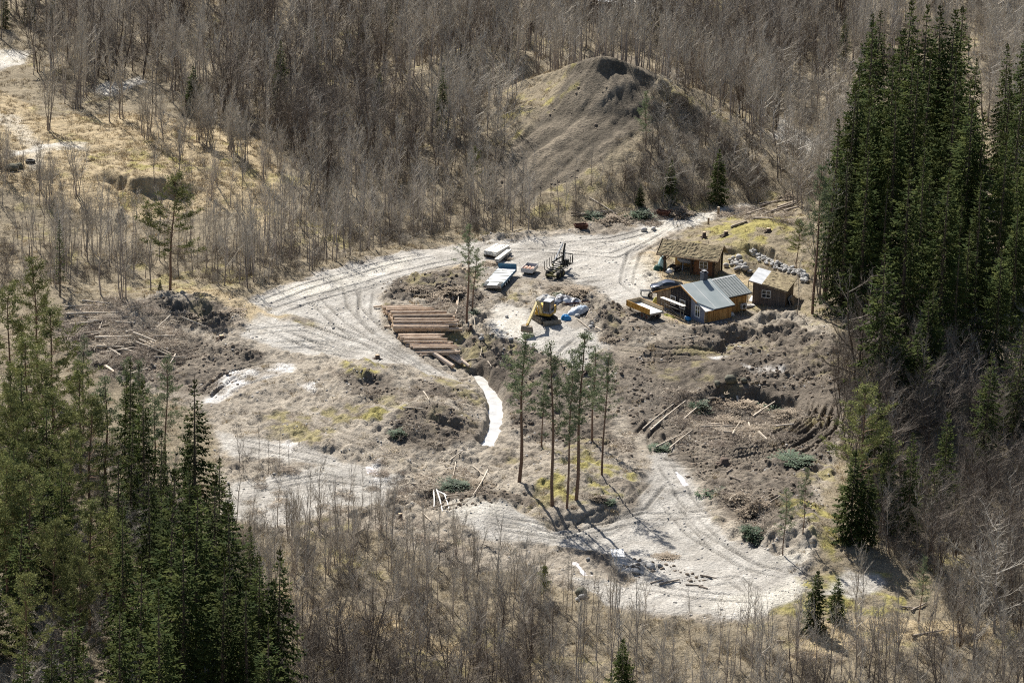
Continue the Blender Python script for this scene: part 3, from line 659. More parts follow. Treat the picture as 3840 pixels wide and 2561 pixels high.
def joined(tm, cm):
    """trunk and crown of a kind as one mesh, for far copies"""
    bm = bmesh.new(); bm.from_mesh(tm); k = len(bm.faces); bm.from_mesh(cm); bm.faces.ensure_lookup_table()
    for i in range(k, len(bm.faces)): bm.faces[i].material_index += 1
    me = bpy.data.meshes.new(tm.name + '_far'); bm.to_mesh(me); bm.free()
    me.materials.append(tm.materials[0])
    for m in cm.materials: me.materials.append(m)
    return me
# ------------------------------------------------------------------ trees
VH = {'bare': [11, 12, 10, 13, 9, 12], 'clump': [11, 9, 12, 8], 'pole': [11] * 5, 'wide': [10, 9, 11, 8], 'spruce': [28] * 7, 'shade_toned': [9, 11, 8], 'young_spruce': [11] * 3,
      'thin_spruce': [26] * 2, 'pine': [22] * 4, 'bushy_pine': [18] * 4, 'thin_pine': [17] * 3, 'young_pine': [5] * 2, 'shrub': [2.6] * 4, 'dark_shrub': [3.2] * 3}
def height_to(p, pytop):
    h = 1.0
    for _ in range(30):
        y = proj((p[0], p[1], p[2] + h))[1]
        h += (y - pytop) / (FPX * 3.75 * .95) * (np.linalg.norm(CAM - p))
    return max(h, .5)
def at_top(px, py, H):
    return at(px, py, H)
def tree_bt(kind, v, name, base, pytop, label, cat='tree', group=None):
    p = at(*base); H = height_to(p, pytop)
    return plant(kind, v, name, p, H / VH[kind][v % len(VH[kind])], None, label, cat, group)
def tree_top(kind, v, name, top, H, label, cat='tree', group=None):
    p = at_top(top[0], top[1], H)
    return plant(kind, v, name, p, H / VH[kind][v % len(VH[kind])], None, label, cat, group)
random.seed(5)
# the pines on the knoll below the yard
G = 'tall pines on the knoll'
for v, base, top, lab in [
 (0, (1947,1804), 1262, 'tall thin pine standing alone, leftmost on the knoll below the excavator'),
 (1, (2071,1895), 1296, 'tall pine on the knoll with a full crown, beside the thick-trunked pine'),
 (2, (2126,1905), 1405, 'pine with the thickest bare trunk, nearest on the knoll, dark shadow at its foot'),
 (0, (2161,1870), 1254, 'tallest pine of the knoll, its top reaching over the excavator track'),
 (1, (2220,1650), 1300, 'pine at the back of the knoll with a dense crown'),
 (2, (2257,1780), 1340, 'rightmost pine of the knoll, long bare trunk and narrow crown'),
 (3, (2031,1672), 1440, 'small pine behind the knoll, left of the full crowned pine')]:
    tree_bt('pine', v, 'pine_tree', base, top, lab, 'pine tree', G)
tree_bt('pine', 3, 'pine_tree', (1750,1208), 850, 'lone tall pine on the bank between the log stacks and the flatbed trailer', 'pine tree')
tree_bt('thin_pine', 1, 'pine_tree', (1772,1165), 935, 'thin sparse pine sapling just behind the lone pine by the trailer', 'pine tree')
tree_bt('bushy_pine', 0, 'pine_tree', (638,1086), 672, 'pine with a tall bare trunk at the edge of the left clearing', 'pine tree')
tree_bt('bushy_pine', 1, 'pine_tree', (1775,725), 560, 'bushy green pine on the wooded slope left of the landslide', 'pine tree')
tree_bt('thin_pine', 2, 'pine_tree', (2420,560), 350, 'thin greenish pine on the right side of the landslide face', 'pine tree')
tree_bt('young_pine', 0, 'pine_tree', (2037,2240), 2130, 'small yellow green pine bush at the front edge of the lower gravel pad', 'pine tree')
tree_bt('thin_pine', 0, 'pine_tree', (2935,2080), 1840, 'slender young pine on the bank right of the lower gravel pad', 'pine tree')
tree_bt('thin_pine', 1, 'pine_tree', (3010,2000), 1760, 'young pine on the mossy bank behind the slender one', 'pine tree')
tree_bt('bushy_pine', 2, 'pine_tree', (3230,1930), 1460, 'pale green pine in the right thicket below the spruce stand', 'pine tree')
tree_bt('thin_pine', 2, 'pine_tree', (3445,2330), 2090, 'thin pine among bare trees at the lower right clearing', 'pine tree')
tree_bt('bushy_pine', 3, 'pine_tree', (2985,1010), 830, 'bushy young pine on the mossy bank above the stone wall', 'pine tree')
G = 'pines of the left wood'
for k, v, top, H, lab in [
 ('bushy_pine', 0, (142,985), 17, 'tallest bushy pine of the left wood, near the felled branches'),
 ('bushy_pine', 1, (30,1090), 17, 'broad pine at the left border beside the tallest bushy pine'),
 ('bushy_pine', 2, (205,1170), 17, 'yellow green pine in front of the felled branches'),
 ('bushy_pine', 3, (95,1290), 17, 'bushy pine in the left wood below the two tallest pines'),
 ('thin_pine', 0, (312,1280), 13, 'small pale pine at the edge of the felled branches'),
 ('thin_pine', 1, (471,1345), 15, 'pale slim pine, left of three standing before the mud clearing'),
 ('thin_pine', 2, (525,1368), 15, 'pale slim pine, middle of three standing before the mud clearing'),
 ('thin_pine', 0, (622,1350), 15, 'pale slim pine next to the narrow dark spruce'),
 ('bushy_pine', 0, (300,1390), 15, 'bushy pine behind the grey dying spruce in the left wood'),
 ('bushy_pine', 1, (112,1768), 18, 'large pine with pale bare limbs at the left border'),
 ('bushy_pine', 2, (335,1888), 16, 'layered pine standing against the black shade of the left wood'),
 ('bushy_pine', 3, (205,1976), 16, 'pine in front of the large one with pale limbs'),
 ('bushy_pine', 1, (20,1740), 18, 'dark pine cut by the left edge of the view'),
 ('bushy_pine', 0, (92,2164), 15, 'low bushy pine in the lower left, near the border'),
 ('bushy_pine', 2, (298,2112), 15, 'spreading low pine with a bright crown, lower left wood'),
 ('bushy_pine', 3, (190,1480), 16, 'pine at half height of the left wood with a grey crown'),
 ('bushy_pine', 1, (30,1500), 17, 'tall pine at the left border over yellow undergrowth'),
 ('thin_pine', 1, (400,1420), 15, 'slim pine left of the three pale ones'),
 ('thin_pine', 2, (575,1500), 14, 'shorter pale pine under the slim pines before the mud clearing'),
 ('bushy_pine', 3, (270,1640), 16, 'pine between the grey dying spruce and the left border pines')]:
    tree_top(k, v, 'pine_tree', top, H, lab, 'pine tree', G)
G = 'dark spruces of the left wood'
for v, top, H, lab in [
 (3, (733,1415), 24, 'narrow dark spruce standing up in front of the mud clearing'),
 (0, (640,1752), 26, 'spruce with a light green flank behind the tall lit spruces'),
 (1, (815,1763), 25, 'slender spruce just right of the narrow dark spruce'),
 (2, (860,1876), 26, 'broad spruce at the right rim of the left wood'),
 (4, (740,1815), 25, 'dark spruce below the narrow one, with a bare stem showing'),
 (0, (686,1988), 27, 'sunlit tall spruce in the heart of the left spruces'),
 (1, (533,2080), 25, 'very dark spruce with a black shaded side'),
 (3, (626,1850), 27, 'thin topped spruce left of the sunlit tall spruce'),
 (2, (983,2070), 23, 'left one of a pair of spruces nearest the bare thicket'),
 (0, (1052,2046), 24, 'right one of a pair of spruces nearest the bare thicket'),
 (4, (935,2165), 24, 'spruce in front of the pair beside the bare thicket'),
 (1, (275,2245), 22, 'dark spruce rising from the lower left corner wood'),
 (2, (82,2384), 17, 'small dark spruce in the lower left corner'),
 (0, (185,2384), 17, 'small spruce next to the corner one'),
 (3, (565,1720), 22, 'dark spruce at the back of the left wood, under the slim pines'),
 (4, (455,2240), 24, 'spruce at the left side of the deep shade'),
 (0, (830,2080), 26, 'spruce between the broad one and the pair at the thicket'),
 (1, (600,2200), 25, 'spruce in the middle foreground of the left wood'),
 (2, (330,2400), 22, 'low dark spruce at the bottom of the left wood'),
 (3, (1010,2330), 22, 'short spruce at the bottom below the pair'),
 (1, (45,1640), 20, 'black shaded spruce by the left border'),
 (4, (470,1900), 22, 'dark spruce in the shade behind the layered pine')]:
    tree_top('spruce', v, 'spruce_tree', top, H, lab, 'spruce tree', G)
tree_top('young_spruce', 0, 'spruce_tree', (741,2330), 12, 'young broad spruce at the bottom of the left wood', 'spruce tree')
tree_top('thin_spruce', 0, 'spruce_tree', (862,2190), 22, 'greyish dying spruce with half bare branches', 'spruce tree')
tree_top('thin_spruce', 1, 'spruce_tree', (440,1688), 20, 'grey thin spruce behind the layered pine', 'spruce tree')
for v, b, t, lab in [(2, (2325,2640), 2392, 'lone small spruce at the bottom edge, among bare saplings'), (1, (3049,2362), 2139, 'young spruce at the corner of the lower gravel pad, left of two'),
 (2, (3136,2322), 2166, 'young spruce at the corner of the lower gravel pad, right of two'), (1, (3470,1500), 1100, 'young spruce rising from the right thicket below the big stand'),
 (0, (3352,1560), 1228, 'left of two dark young spruces in the right thicket'), (2, (3426,1580), 1250, 'right of two dark young spruces in the right thicket'), (1, (3190,2030), 1690, 'dark dense spruce at the rim of the right thicket'),
 (0, (3240,2040), 1760, 'black shaded spruce beside the dark dense one in the right thicket'),(2, (600,1088), 1048, 'small bushy spruce at the foot of the left clearing pine'), (0, (2690,760), 560, 'dark bushy spruce in shade right of the landslide'),
 (1, (2510,760), 600, 'dark bushy spruce near the foot of the landslide'),(2, (2400,770), 690, 'small bright green spruce at the foot of the landslide')]:
    tree_bt('young_spruce', v, 'spruce_tree', b, t, lab, 'spruce tree')
tree_bt('spruce', 3, 'spruce_tree', (1655,520), 250, 'single dark spruce on the slope left of the landslide', 'spruce tree')
tree_bt('spruce', 1, 'spruce_tree', (1052,425), 150, 'dark blue green spruce in the bare wood behind the grass field', 'spruce tree')
tree_bt('thin_spruce', 1, 'spruce_tree', (225,1112), 820, 'sparse dead looking spruce at the far edge of the felled branches', 'spruce tree')
tree_bt('young_spruce', 1, 'spruce_tree', (725,420), 250, 'dark conifer in the bare wood above the grass field', 'spruce tree')
for v, b, t, lab in [(2,(1180,300),120,'dark conifer in the shaded wood right of the blue green spruce'),(3,(1300,240),90,'dark conifer on the shaded slope below the green far pine'),(5,(1420,430),260,'spruce half hidden in the shaded wood left of the second mound'),(1,(900,250),120,'thin spruce in the far wood left of the blue green spruce'),(0,(3160,230),60,'dark spruce just left of the tops of the big stand')]:
    tree_bt('spruce', v, 'spruce_tree', b, t, lab, 'spruce tree')
tree_bt('bushy_pine', 2, 'pine_tree', (1452,140), 20, 'green pine far back in the bare wood left of the far road', 'pine tree')
tree_bt('young_spruce', 0, 'spruce_tree', (1360,160), 50, 'small dark spruce far back beside the green pine', 'spruce tree')
for k, (x, y, t) in enumerate([(20,110,-60),(110,90,-80),(200,110,-20),(390,70,-40)]):
    tree_bt('spruce', k, 'spruce_tree', (x, y), t, ['shaded spruce in the far left corner', 'dark spruce second in the far left corner', 'dark spruce behind the pale road at far left', 'dark conifer right of the far left corner spruces'][k], 'spruce tree')
tree_bt('thin_spruce', 0, 'spruce_tree', (3088,1130), 480, 'tall spruce with long bare stem at the left edge of the spruce stand', 'spruce tree')
tree_bt('spruce', 4, 'spruce_tree', (3757,760), 288, 'slender spruce standing apart, right of the big stand', 'spruce tree')
tree_bt('pine', 0, 'pine_tree', (3046,1176), 640, 'tall pine trunk at the right end of the stone wall', 'pine tree')
for k, (b, H, lab) in enumerate([((3480,1480),16,'dark spruce in the right thicket just under the big stand'),((3570,1400),18,'dark spruce at the edge of the black shade under the big stand'),((3640,1330),20,'spruce in the black shade at the foot of the stand, left one'),((3720,1420),19,'spruce in the black shade at the foot of the stand, right one'),((3265,1880),15,'dark spruce on the steep slope above the mossy bank'),
  ((3310,1990),14,'spruce low on the steep dark slope, left one'),((3400,2040),15,'spruce low on the steep dark slope, right one'),((3530,1950),15,'spruce in the middle of the steep dark slope'),((3680,1750),16,'spruce among bare crowns near the right border'),((3800,1650),17,'spruce at the right border above the fence line'),((3790,1280),20,'shaded spruce at the right border below the stand')]):
    q = at(*b); plant('spruce', k * 2 + 1, 'spruce_tree', q, H / 28, None, lab, 'spruce tree', 'dark spruces of the right thicket').scale[0] *= 1.25
G = 'tall spruces of the right stand'
LAB = ['highest spruce of the right stand, top cut by the upper edge', 'second spruce top at the upper edge of the right stand', 'spruce top third from the left along the upper edge of the stand', 'double looking spruce top at the upper right of the stand',
 'pointed spruce at the upper left of the right stand', 'dark spruce inside the stand below the highest tops', 'spruce in the upper middle of the right stand', 'spruce at the upper right flank of the stand', 'spruce on the left flank, half way up the stand',
 'bright tipped spruce in the middle of the right stand', 'spruce with a dark side on the left flank, lower down', 'spruce at the right flank with hanging branches', 'broad spruce on the right flank of the stand', 'spruce at the right shoulder of the stand',
 'outermost lower spruce at the right side of the stand', 'outermost spruce on the left side of the stand, over the road', 'spruce on the left rim under the pointed one', 'spruce just behind the pointed left one', 'spruce in the lower middle of the stand',
 'spruce in the centre of the stand with a black shaded gap beside it', 'sunlit spruce low in the right stand', 'lower right spruce above the black shade', 'spruce beside the black shade at the foot of the stand', 'lowest spruce at the front of the right stand',
 'front spruce at the left foot of the stand, near the tall pine trunk', 'front spruce in the middle of the stand foot', 'low dark spruce at the right foot of the stand', 'young looking spruce at the front left of the stand']
for i, (top, H) in enumerate([((3407,-10),31),((3487,8),31),((3547,15),30),((3578,22),30),((3284,70),28),((3372,200),29),((3487,175),29),((3594,180),29),((3256,350),28),((3377,330),29),((3267,515),28),((3651,373),28),((3640,290),29),((3679,417),27),
 ((3777,494),26),((3163,440),26),((3200,307),27),((3234,250),28),((3420,620),28),((3480,500),29),((3330,660),24),((3690,640),26),((3560,640),28),((3430,840),18),((3180,700),17),((3330,900),24),((3640,840),20),((3195,560),24)]):
    tree_top('spruce', i * 3 + i // 5, 'spruce_tree', top, H, LAB[i], 'spruce tree', G)
# inner trees of the stand, hidden but for their tips
k = 0
for _ in range(400):
    x, y = U(46, 82), U(22, 118)
    if poly_sd(np.array([x]), np.array([y]), [(50,60),(57,112),(77,114),(84,60),(84,22),(72,14),(60,22),(49,36)])[0] < 0: continue
    if any((x - o.location.x) ** 2 + (y - o.location.y) ** 2 < 3.3 ** 2 for o in COL.objects if o.name.startswith('spruce_tree')): continue
    H = U(17, 29) * (1 if y > 40 else .8)
    q = proj((x, y, HZ(x, y) + H))
    if q[1] < -15 or (q[0] < 3230 and q[1] < 500): continue
    plant('spruce', k, 'spruce_tree', (x, y, float(HZ(x, y))), H / 28, None, 'dark spruce packed deep inside the big right stand, only parts of its crown showing', 'spruce tree', 'inner spruces of the right stand'); k += 1
    if k > 25: break
k = 0
for _ in range(900):
    x, y = U(-62, -24), U(-112, -20); z = float(HZ(x, y)); q = proj((x, y, z))
    if poly_sd(np.array([q[0]]), np.array([q[1]]), [(-60,1780),(430,1760),(700,1980),(960,2300),(1050,2600),(1030,3000),(-60,3100)])[0] < 0: continue
    if any((x - o.location.x) ** 2 + (y - o.location.y) ** 2 < 3.6 ** 2 for o in COL.objects if o.name.startswith(('spruce_tree', 'pine_tree'))): continue
    sp = q[0] > 480 or random.random() < .4; H = U(13, 19) if q[1] < 2700 else U(9, 14)
    if q[0] > 900: H *= .7
    plant('spruce' if sp else 'bushy_pine', k, 'spruce_tree' if sp else 'pine_tree', (x, y, z), H / (28 if sp else 18), None, 'lower dark spruce filling the gaps of the left wood' if sp else 'lower pine filling the gaps of the left wood', 'spruce tree' if sp else 'pine tree', 'lower spruces of the left wood' if sp else 'lower pines of the left wood'); k += 1
    if k > 36: break
# notable bare trees
for kd, v, b, t, lab in [('clump',0,(181,490),170,'many stemmed bare alder clump on the grass field, nearest the pale road'),('clump',2,(296,408),90,'tall many stemmed bare clump at the back of the grass field'),('bare',1,(411,456),140,'straight bare tree, left of two with long shadows on the field'),
 ('clump',1,(452,442),170,'bare stems, right of two with long shadows on the field'),('bare',3,(583,435),110,'forked bare tree at the right end of the grass field'),('clump',3,(288,735),545,'grey bare bush tree on the edge of the field scarp'),('bare',0,(580,690),490,'thin bare tree standing on the field scarp, left of the round bush'),
 ('pole',1,(720,680),520,'thin bare sapling over the round bush on the scarp'),('clump',0,(815,700),520,'bare clump at the right end of the field scarp'),('bare',2,(379,1104),760,'dark bare tree, left of three at the edge of the felled branches'),('clump',2,(461,1126),800,'bare tree forking low, at the edge of the felled branches'),
 ('bare',4,(566,1086),800,'straight bare tree left of the clearing pine'),('bare',5,(232,1010),760,'bare tree left of the sparse dead looking spruce'),('clump',0,(3086,1120),640,'bare tree with several stems beside the tall pine trunk'),('bare',3,(2990,1180),985,'crooked little bare tree leaning at the corner of the brown shed'),
 ('shade_toned',0,(3215,1500),1080,'spreading bare tree at the left of the right thicket'),('bare',2,(3208,2317),2060,'left of two slim bare trees on the lower right clearing'),('bare',0,(3226,2322),2080,'right of two slim bare trees on the lower right clearing'),('wide',2,(3742,2370),1960,'large bare tree with a round crown at the right border'),
 ('clump',2,(3490,2400),2120,'slanting bare stems on the lower right bank'),('clump',1,(2985,2470),2230,'bare clump beside the young spruces of the lower right'),('bare',5,(2870,2540),2280,'single bare tree at the lower right bank'),('wide',1,(2480,760),560,'pale branching bare tree at the foot of the landslide'),
 ('bare',1,(2590,780),560,'white stemmed bare tree above the road at the foot of the hill'),('bare',4,(1862,515),330,'bare tree standing on the left edge of the landslide'),('shade_toned',1,(3500,1700),1330,'wide bare crown in the right thicket below the young spruces')]:
    tree_bt(kd, v, 'bare_tree', b, t, lab, 'bare tree')
# ------------------------------------------------------------------ bare woods by region (pixel outline, density, heights, kinds, label, group)
BW_ = [
 ([(-100,-30),(1500,-30),(1500,330),(1000,440),(620,420),(500,340),(250,420),(120,300),(110,180),(-100,150)],.13,(10,14),'bpbd','bare grey tree in the far wood behind the grass field','bare trees behind the grass field',1),
 ([(1500,-30),(3250,-30),(3230,300),(2930,440),(2900,520),(2400,200),(2270,190),(1950,180),(1500,330)],.15,(10,14),'bpbd','bare grey tree in the far wood behind the landslide hill','bare trees behind the hill',1),
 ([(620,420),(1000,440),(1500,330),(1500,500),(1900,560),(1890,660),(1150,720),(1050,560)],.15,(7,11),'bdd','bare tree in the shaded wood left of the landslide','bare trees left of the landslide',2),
 ([(500,450),(1050,520),(1100,800),(880,800),(600,700)],.07,(6,10),'bc','bare tree scattered on the grass field','bare trees on the field',.4),
 ([(-60,900),(400,930),(700,930),(950,880),(1100,820),(1150,700),(1880,660),(1960,760),(2250,780),(2120,850),(1800,890),(1500,925),(1200,1000),(960,1100),(700,1050),(500,1050),(200,1080),(-60,1100)],.24,(7,10.5),'ppb','slender bare tree in the wood between the field and the gravel road','bare trees above the gravel road',1.3),
 ([(-60,560),(60,600),(250,700),(300,800),(-60,800)],.1,(6,9),'bc','bare tree left of the lying tyre','bare trees by the tyre',.8),
 ([(1480,330),(1950,370),(1960,470),(1850,700),(1500,500)],.07,(6,10),'bw','bare tree on the slope under the second mound','bare trees under the second mound',1.2),
 ([(1880,700),(2050,740),(2300,640),(2330,780),(2100,800),(1960,770)],.06,(5,8),'bp','small bare tree at the foot of the landslide','bare trees at the landslide foot',.7),
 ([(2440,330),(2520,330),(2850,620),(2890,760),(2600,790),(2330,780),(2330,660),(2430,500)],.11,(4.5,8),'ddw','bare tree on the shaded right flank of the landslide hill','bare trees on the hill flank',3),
 ([(2870,400),(3250,400),(3180,800),(2990,800),(2900,700),(2950,560)],.14,(8,12),'bpw','bare tree beside the road behind the hill','bare trees by the back road',1),
 ([(3200,-30),(3700,-30),(3690,260),(3220,300)],.15,(9,13),'bp','bare tree behind the tops of the spruce stand','bare trees behind the stand tops',1),
 ([(3650,-30),(3900,-30),(3900,900),(3830,900),(3700,480)],.12,(9,13),'bw','bare tree behind the right side of the spruce stand','bare trees right of the spruce stand',1),
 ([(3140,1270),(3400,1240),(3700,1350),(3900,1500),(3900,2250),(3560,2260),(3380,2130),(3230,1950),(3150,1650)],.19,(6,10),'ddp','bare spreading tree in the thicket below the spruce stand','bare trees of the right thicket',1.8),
 ([(3420,2270),(3900,2200),(3900,2500),(3000,2500),(3500,2420),(3740,2390)],.11,(6,9.5),'bdc','bare tree at the lower right border','bare trees of the lower right',1),
 ([(2900,2480),(3900,2480),(3900,3100),(2750,3100)],.15,(6,9.5),'dbb','bare tree in the thicket of the lower right corner','bare trees of the lower right corner',1.3),
 ([(860,1930),(1450,2000),(1680,2080),(2050,2230),(2060,2420),(900,2420),(830,2100)],.2,(5,8.5),'bbc','bare sapling on the slope between the left spruces and the lower gravel pad','bare trees right of the left spruces',1.2),
 ([(2050,2260),(2350,2320),(2700,2350),(2870,2420),(2870,3100),(2050,3100)],.22,(6,9.5),'ppb','slender bare sapling in the thicket in front of the lower gravel pad','bare saplings before the gravel pad',.8),
 ([(1050,2420),(2050,2420),(2050,3100),(1000,3100)],.2,(6,9),'ddb','bare tree at the bottom of the dark slope between spruces and saplings','bare trees at the bottom',1.8),
 ([(880,1720),(1500,1800),(1500,1980),(860,1930)],.07,(5,7.5),'pp','thin bare sapling in front of the pale mud flat','thin saplings before the mud flat',.3),
 ([(-60,1600),(600,1700),(850,2300),(700,3000),(-60,3000)],.04,(6,9),'wb','bare tree among the conifers of the left wood','bare trees in the left wood',1)]
KN = {'d': 'shade_toned', 'b': 'bare', 'p': 'pole', 'w': 'wide', 'c': 'clump'}
XS = rng.uniform(-112, 112, 90000); YS = rng.uniform(-165, 232, 90000); ZS = HZ(XS, YS)
PXS, PYS, DS = proj(np.stack([XS, YS, ZS], -1))
AREA = 224 * 397 / 90000.0
spots = []; under = []
for poly_, dens, (h0, h1), kinds, lab, grp, un in BW_:
    ins = np.nonzero(poly_sd(PXS, PYS, poly_) > 0)[0]
    rng.shuffle(ins)
    nt_ = int(.62 * dens * AREA * len(ins)); used = 0; occ = {}
    clus = vnoise(XS / 7, YS / 7, 5)
    for i in ins:
        if used >= nt_: break
        gi, gj = np.searchsorted(GX, XS[i]) - 1, np.searchsorted(GY, YS[i]) - 1
        if grav[gj, gi] > .3 or scar[gj, gi] > .5 or clus[i] < .28 * rng.random() + .08: continue
        key = (int(XS[i] / 1.3), int(YS[i] / 1.3))
        if key in occ: continue
        occ[key] = 1; used += 1
        spots.append((i, KN[kinds[rng.integers(len(kinds))]], rng.uniform(h0, h1) * (.8 + .35 * clus[i]), lab, grp))
    for i in ins[::-1][:int(len(ins) * AREA * .17 * un)]:
        gi, gj = np.searchsorted(GX, XS[i]) - 1, np.searchsorted(GY, YS[i]) - 1
        if grav[gj, gi] < .3 and scar[gj, gi] < .5: under.append((i, un))
# trees rooted behind the rims of the two mounds
hid = np.nonzero((XS > -30) & (XS < 50) & (YS > 85) & (YS < 150))[0]
for i in hid[:int(len(hid) * .9)]:
    gi, gj = np.searchsorted(GX, XS[i]) - 1, np.searchsorted(GY, YS[i]) - 1
    if hillm[gj, gi] < .25 or rng.random() > .085 * AREA * 1.6: continue
    yr = max(np.interp(XS[i], P[:, 0], P[:, 1]) if P[0, 0] < XS[i] < P[-1, 0] else -99 for P, *_r in RW[:1])
    if YS[i] > yr + 1.5: spots.append((i, 'pole' if rng.random() < .6 else 'bare', rng.uniform(9, 13), 'bare tree on top of the landslide hill, close behind the rim', 'bare trees on the hill top'))
print('bare trees', len(spots), 'undergrowth', len(under))
def shown(i, H):
    x, y, d = PXS[i], PYS[i], DS[i]; top = y - H * .95 * FPX * 3.75 / d
    vis = max(0, min(y, 2561) - max(top, 0))
    return vis if 0 < x < 3840 else 0
score = np.array([shown(s[0], s[2]) for s in spots])
order = np.argsort(-score)
IND = set(order[:268].tolist())
P_, T_, S_, K_ = [], [], [], []
kinds_all = [('bare', v) for v in range(6)] + [('pole', v) for v in range(5)] + [('wide', v) for v in range(4)] + [('clump', v) for v in range(4)] + [('shade_toned', v) for v in range(3)]
for n, (i, kd, H, lab, grp) in enumerate(spots):
    v = int(rng.integers(len(VAR[kd]))); loc = (XS[i], YS[i], ZS[i]); sc = H / VH[kd][v]
    tilt = (rng.normal(0, .035), rng.normal(0, .035))
    if n in IND: plant(kd, v, 'bare_tree', loc, sc, None, lab, 'bare tree', grp, tilt)
    else:
        P_.append(loc); T_.append((tilt[0], tilt[1], rng.uniform(0, 6.28))); S_.append(sc); K_.append(kinds_all.index((kd, v)))
far = [joined(*VAR[k_][v]) for k_, v in kinds_all]
stuff('bare_woods', far, P_, T_, S_, K_, 'grey leafless woods of slender trees covering the slopes around the clearing', 'bare woods')
und = [VAR['shrub'][v][1] for v in range(4)] + [VAR['dark_shrub'][v][1] for v in range(3)]
ui = [u_[0] for u_ in under]
stuff('undergrowth', und, np.stack([XS[ui], YS[ui], ZS[ui]], -1), [(0, 0, rng.uniform(0, 6.28)) for _ in ui], [rng.uniform(.4, .95) for _ in ui], [int(rng.integers(7)) for _ in ui],
      'low leafless brush and bramble between the bare trunks', 'undergrowth')
print('forest', round(time.time() - T0, 1))
# ------------------------------------------------------------------ object materials
WOODO = mat('orange_boards', (.38,.19,.06), .7, col2=(.62,.36,.13), scale=1.2, stretch=(5,5,.25), sharp=True)
WOODG = mat('weathered_boards', (.19,.14,.09), .85, col2=(.36,.275,.185), scale=1.2, stretch=(5,5,.25), sharp=True)
WOODB = mat('brown_boards', (.11,.083,.066), .85, col2=(.18,.145,.12), scale=1.2, stretch=(4,4,.2))
WOODR = mat('red_brown_boards', (.15,.07,.035), .8, col2=(.28,.15,.08), scale=1.2, stretch=(5,5,.25))
TIMB = mat('dark_timber', (.03,.02,.014), .85, col2=(.06,.042,.03), scale=3)
FRESH = mat('fresh_planks', (.56,.53,.47), .7, col2=(.72,.69,.62), scale=1.5)
WRAP = mat('grey_house_wrap', (.20,.215,.27), .6, var=.1, scale=.7)
DARKW = mat('black_wall_paper', (.012,.012,.018), .7, var=.2)
FRAMEW = mat('white_paint', (.74,.73,.70), .5, var=.05)
GLASS = mat('window_glass', (.02,.025,.03), .08, spec=.6, var=.1)
SHEET = mat('pale_roof_sheet', (.27,.31,.31), .45, col2=(.35,.385,.38), scale=.45, spec=.4)
SLATE = mat('slate_grey_roof', (.115,.135,.13), .5, col2=(.185,.205,.20), scale=2.2, spec=.4, stretch=(.5,.5,4))
SLATED = mat('dark_slate_roof', (.075,.085,.095), .6, col2=(.12,.13,.14), scale=2)
METR = mat('worn_metal_roof', (.40,.41,.42), .45, col2=(.56,.57,.58), scale=1.0, metal=.2, bump=.2)
TURF = mat('turf', (.13,.10,.06), .95, col2=(.30,.25,.15), scale=2.2, bump=.8)
STONEG = mat('grey_stone', (.25,.245,.235), .85, col2=(.46,.45,.43), scale=1.1, rnd=.2, bump=.4)
STONED = mat('mossy_dark_stone', (.06,.06,.045), .9, col2=(.17,.165,.12), scale=.9, bump=.4)
CHIM = mat('chimney_render', (.10,.105,.125), .7, var=.1)
CARP = mat('dark_blue_grey_car_paint', (.05,.062,.095), .22, metal=.4, spec=.7, var=.05)
RUBBER = mat('black_rubber', (.018,.018,.018), .8, var=.2)
MUDRUB = mat('muddy_tyre', (.10,.088,.075), .9, col2=(.17,.15,.13), scale=3)
STEEL = mat('bare_steel', (.30,.30,.30), .4, metal=.6, var=.15)
DSTEEL = mat('dark_steel', (.03,.032,.03), .55, metal=.3, var=.3)
OLIVE = mat('olive_machine_paint', (.09,.085,.03), .55, col2=(.16,.145,.05), scale=2)
YEL = mat('yellow_machine_paint', (.42,.25,.03), .6, col2=(.60,.38,.07), scale=2)
YELP = mat('faded_yellow_paint', (.60,.46,.18), .5, col2=(.74,.62,.32), scale=2)
ORBED = mat('worn_orange_paint', (.46,.215,.03), .6, col2=(.58,.34,.09), scale=1.5)
BEDIN = mat('dusty_bed_sides', (.36,.27,.17), .75, col2=(.48,.38,.26), scale=1.5)
DECKW = mat('pale_steel_deck', (.62,.65,.62), .55, col2=(.74,.76,.73), scale=1.2)
BLUEP = mat('blue_trailer_paint', (.012,.075,.145), .45, col2=(.025,.12,.21), scale=1.5)
WHITEB = mat('dirty_white_box', (.50,.48,.46), .6, col2=(.66,.64,.61), scale=1.5)
CLAY = mat('clay_pipe', (.42,.25,.18), .7, col2=(.56,.37,.29), scale=2)
RUST = mat('rusty_iron', (.06,.024,.016), .85, col2=(.13,.055,.035), scale=3)
REDW = mat('dark_red_wall', (.085,.026,.018), .8, var=.2)
LOGB = mat('log_bark', (.31,.225,.16), .85, col2=(.62,.49,.37), scale=2.5, rnd=.3, stretch=(.6,2,2))
LOGP = mat('pale_log_bark', (.40,.31,.235), .85, col2=(.64,.53,.43), scale=2, stretch=(.6,2,2))
LOGE = mat('sawn_end', (.40,.28,.17), .8, col2=(.55,.41,.27), scale=4)
PALE = mat('bleached_wood', (.42,.35,.27), .85, col2=(.60,.53,.43), scale=2, rnd=.2)
GREYW = mat('grey_dead_wood', (.22,.18,.14), .9, col2=(.40,.34,.28), scale=2, rnd=.25)
TARPW = mat('white_tarpaulin', (.10,.10,.11), .45, col2=(.74,.74,.74), scale=1.3, bump=.5, sharp=True)
TARPB = mat('blue_tarpaulin', (.02,.17,.42), .4, col2=(.05,.27,.55), scale=1.5)
TARPG = mat('grey_blue_tarpaulin', (.22,.28,.36), .4, col2=(.50,.55,.60), scale=2.2, bump=.5)
BLACKP = mat('black_plastic', (.015,.015,.018), .5, var=.3)
TEAL = mat('teal_cover', (.30,.45,.44), .5, col2=(.42,.56,.55), scale=1.5)
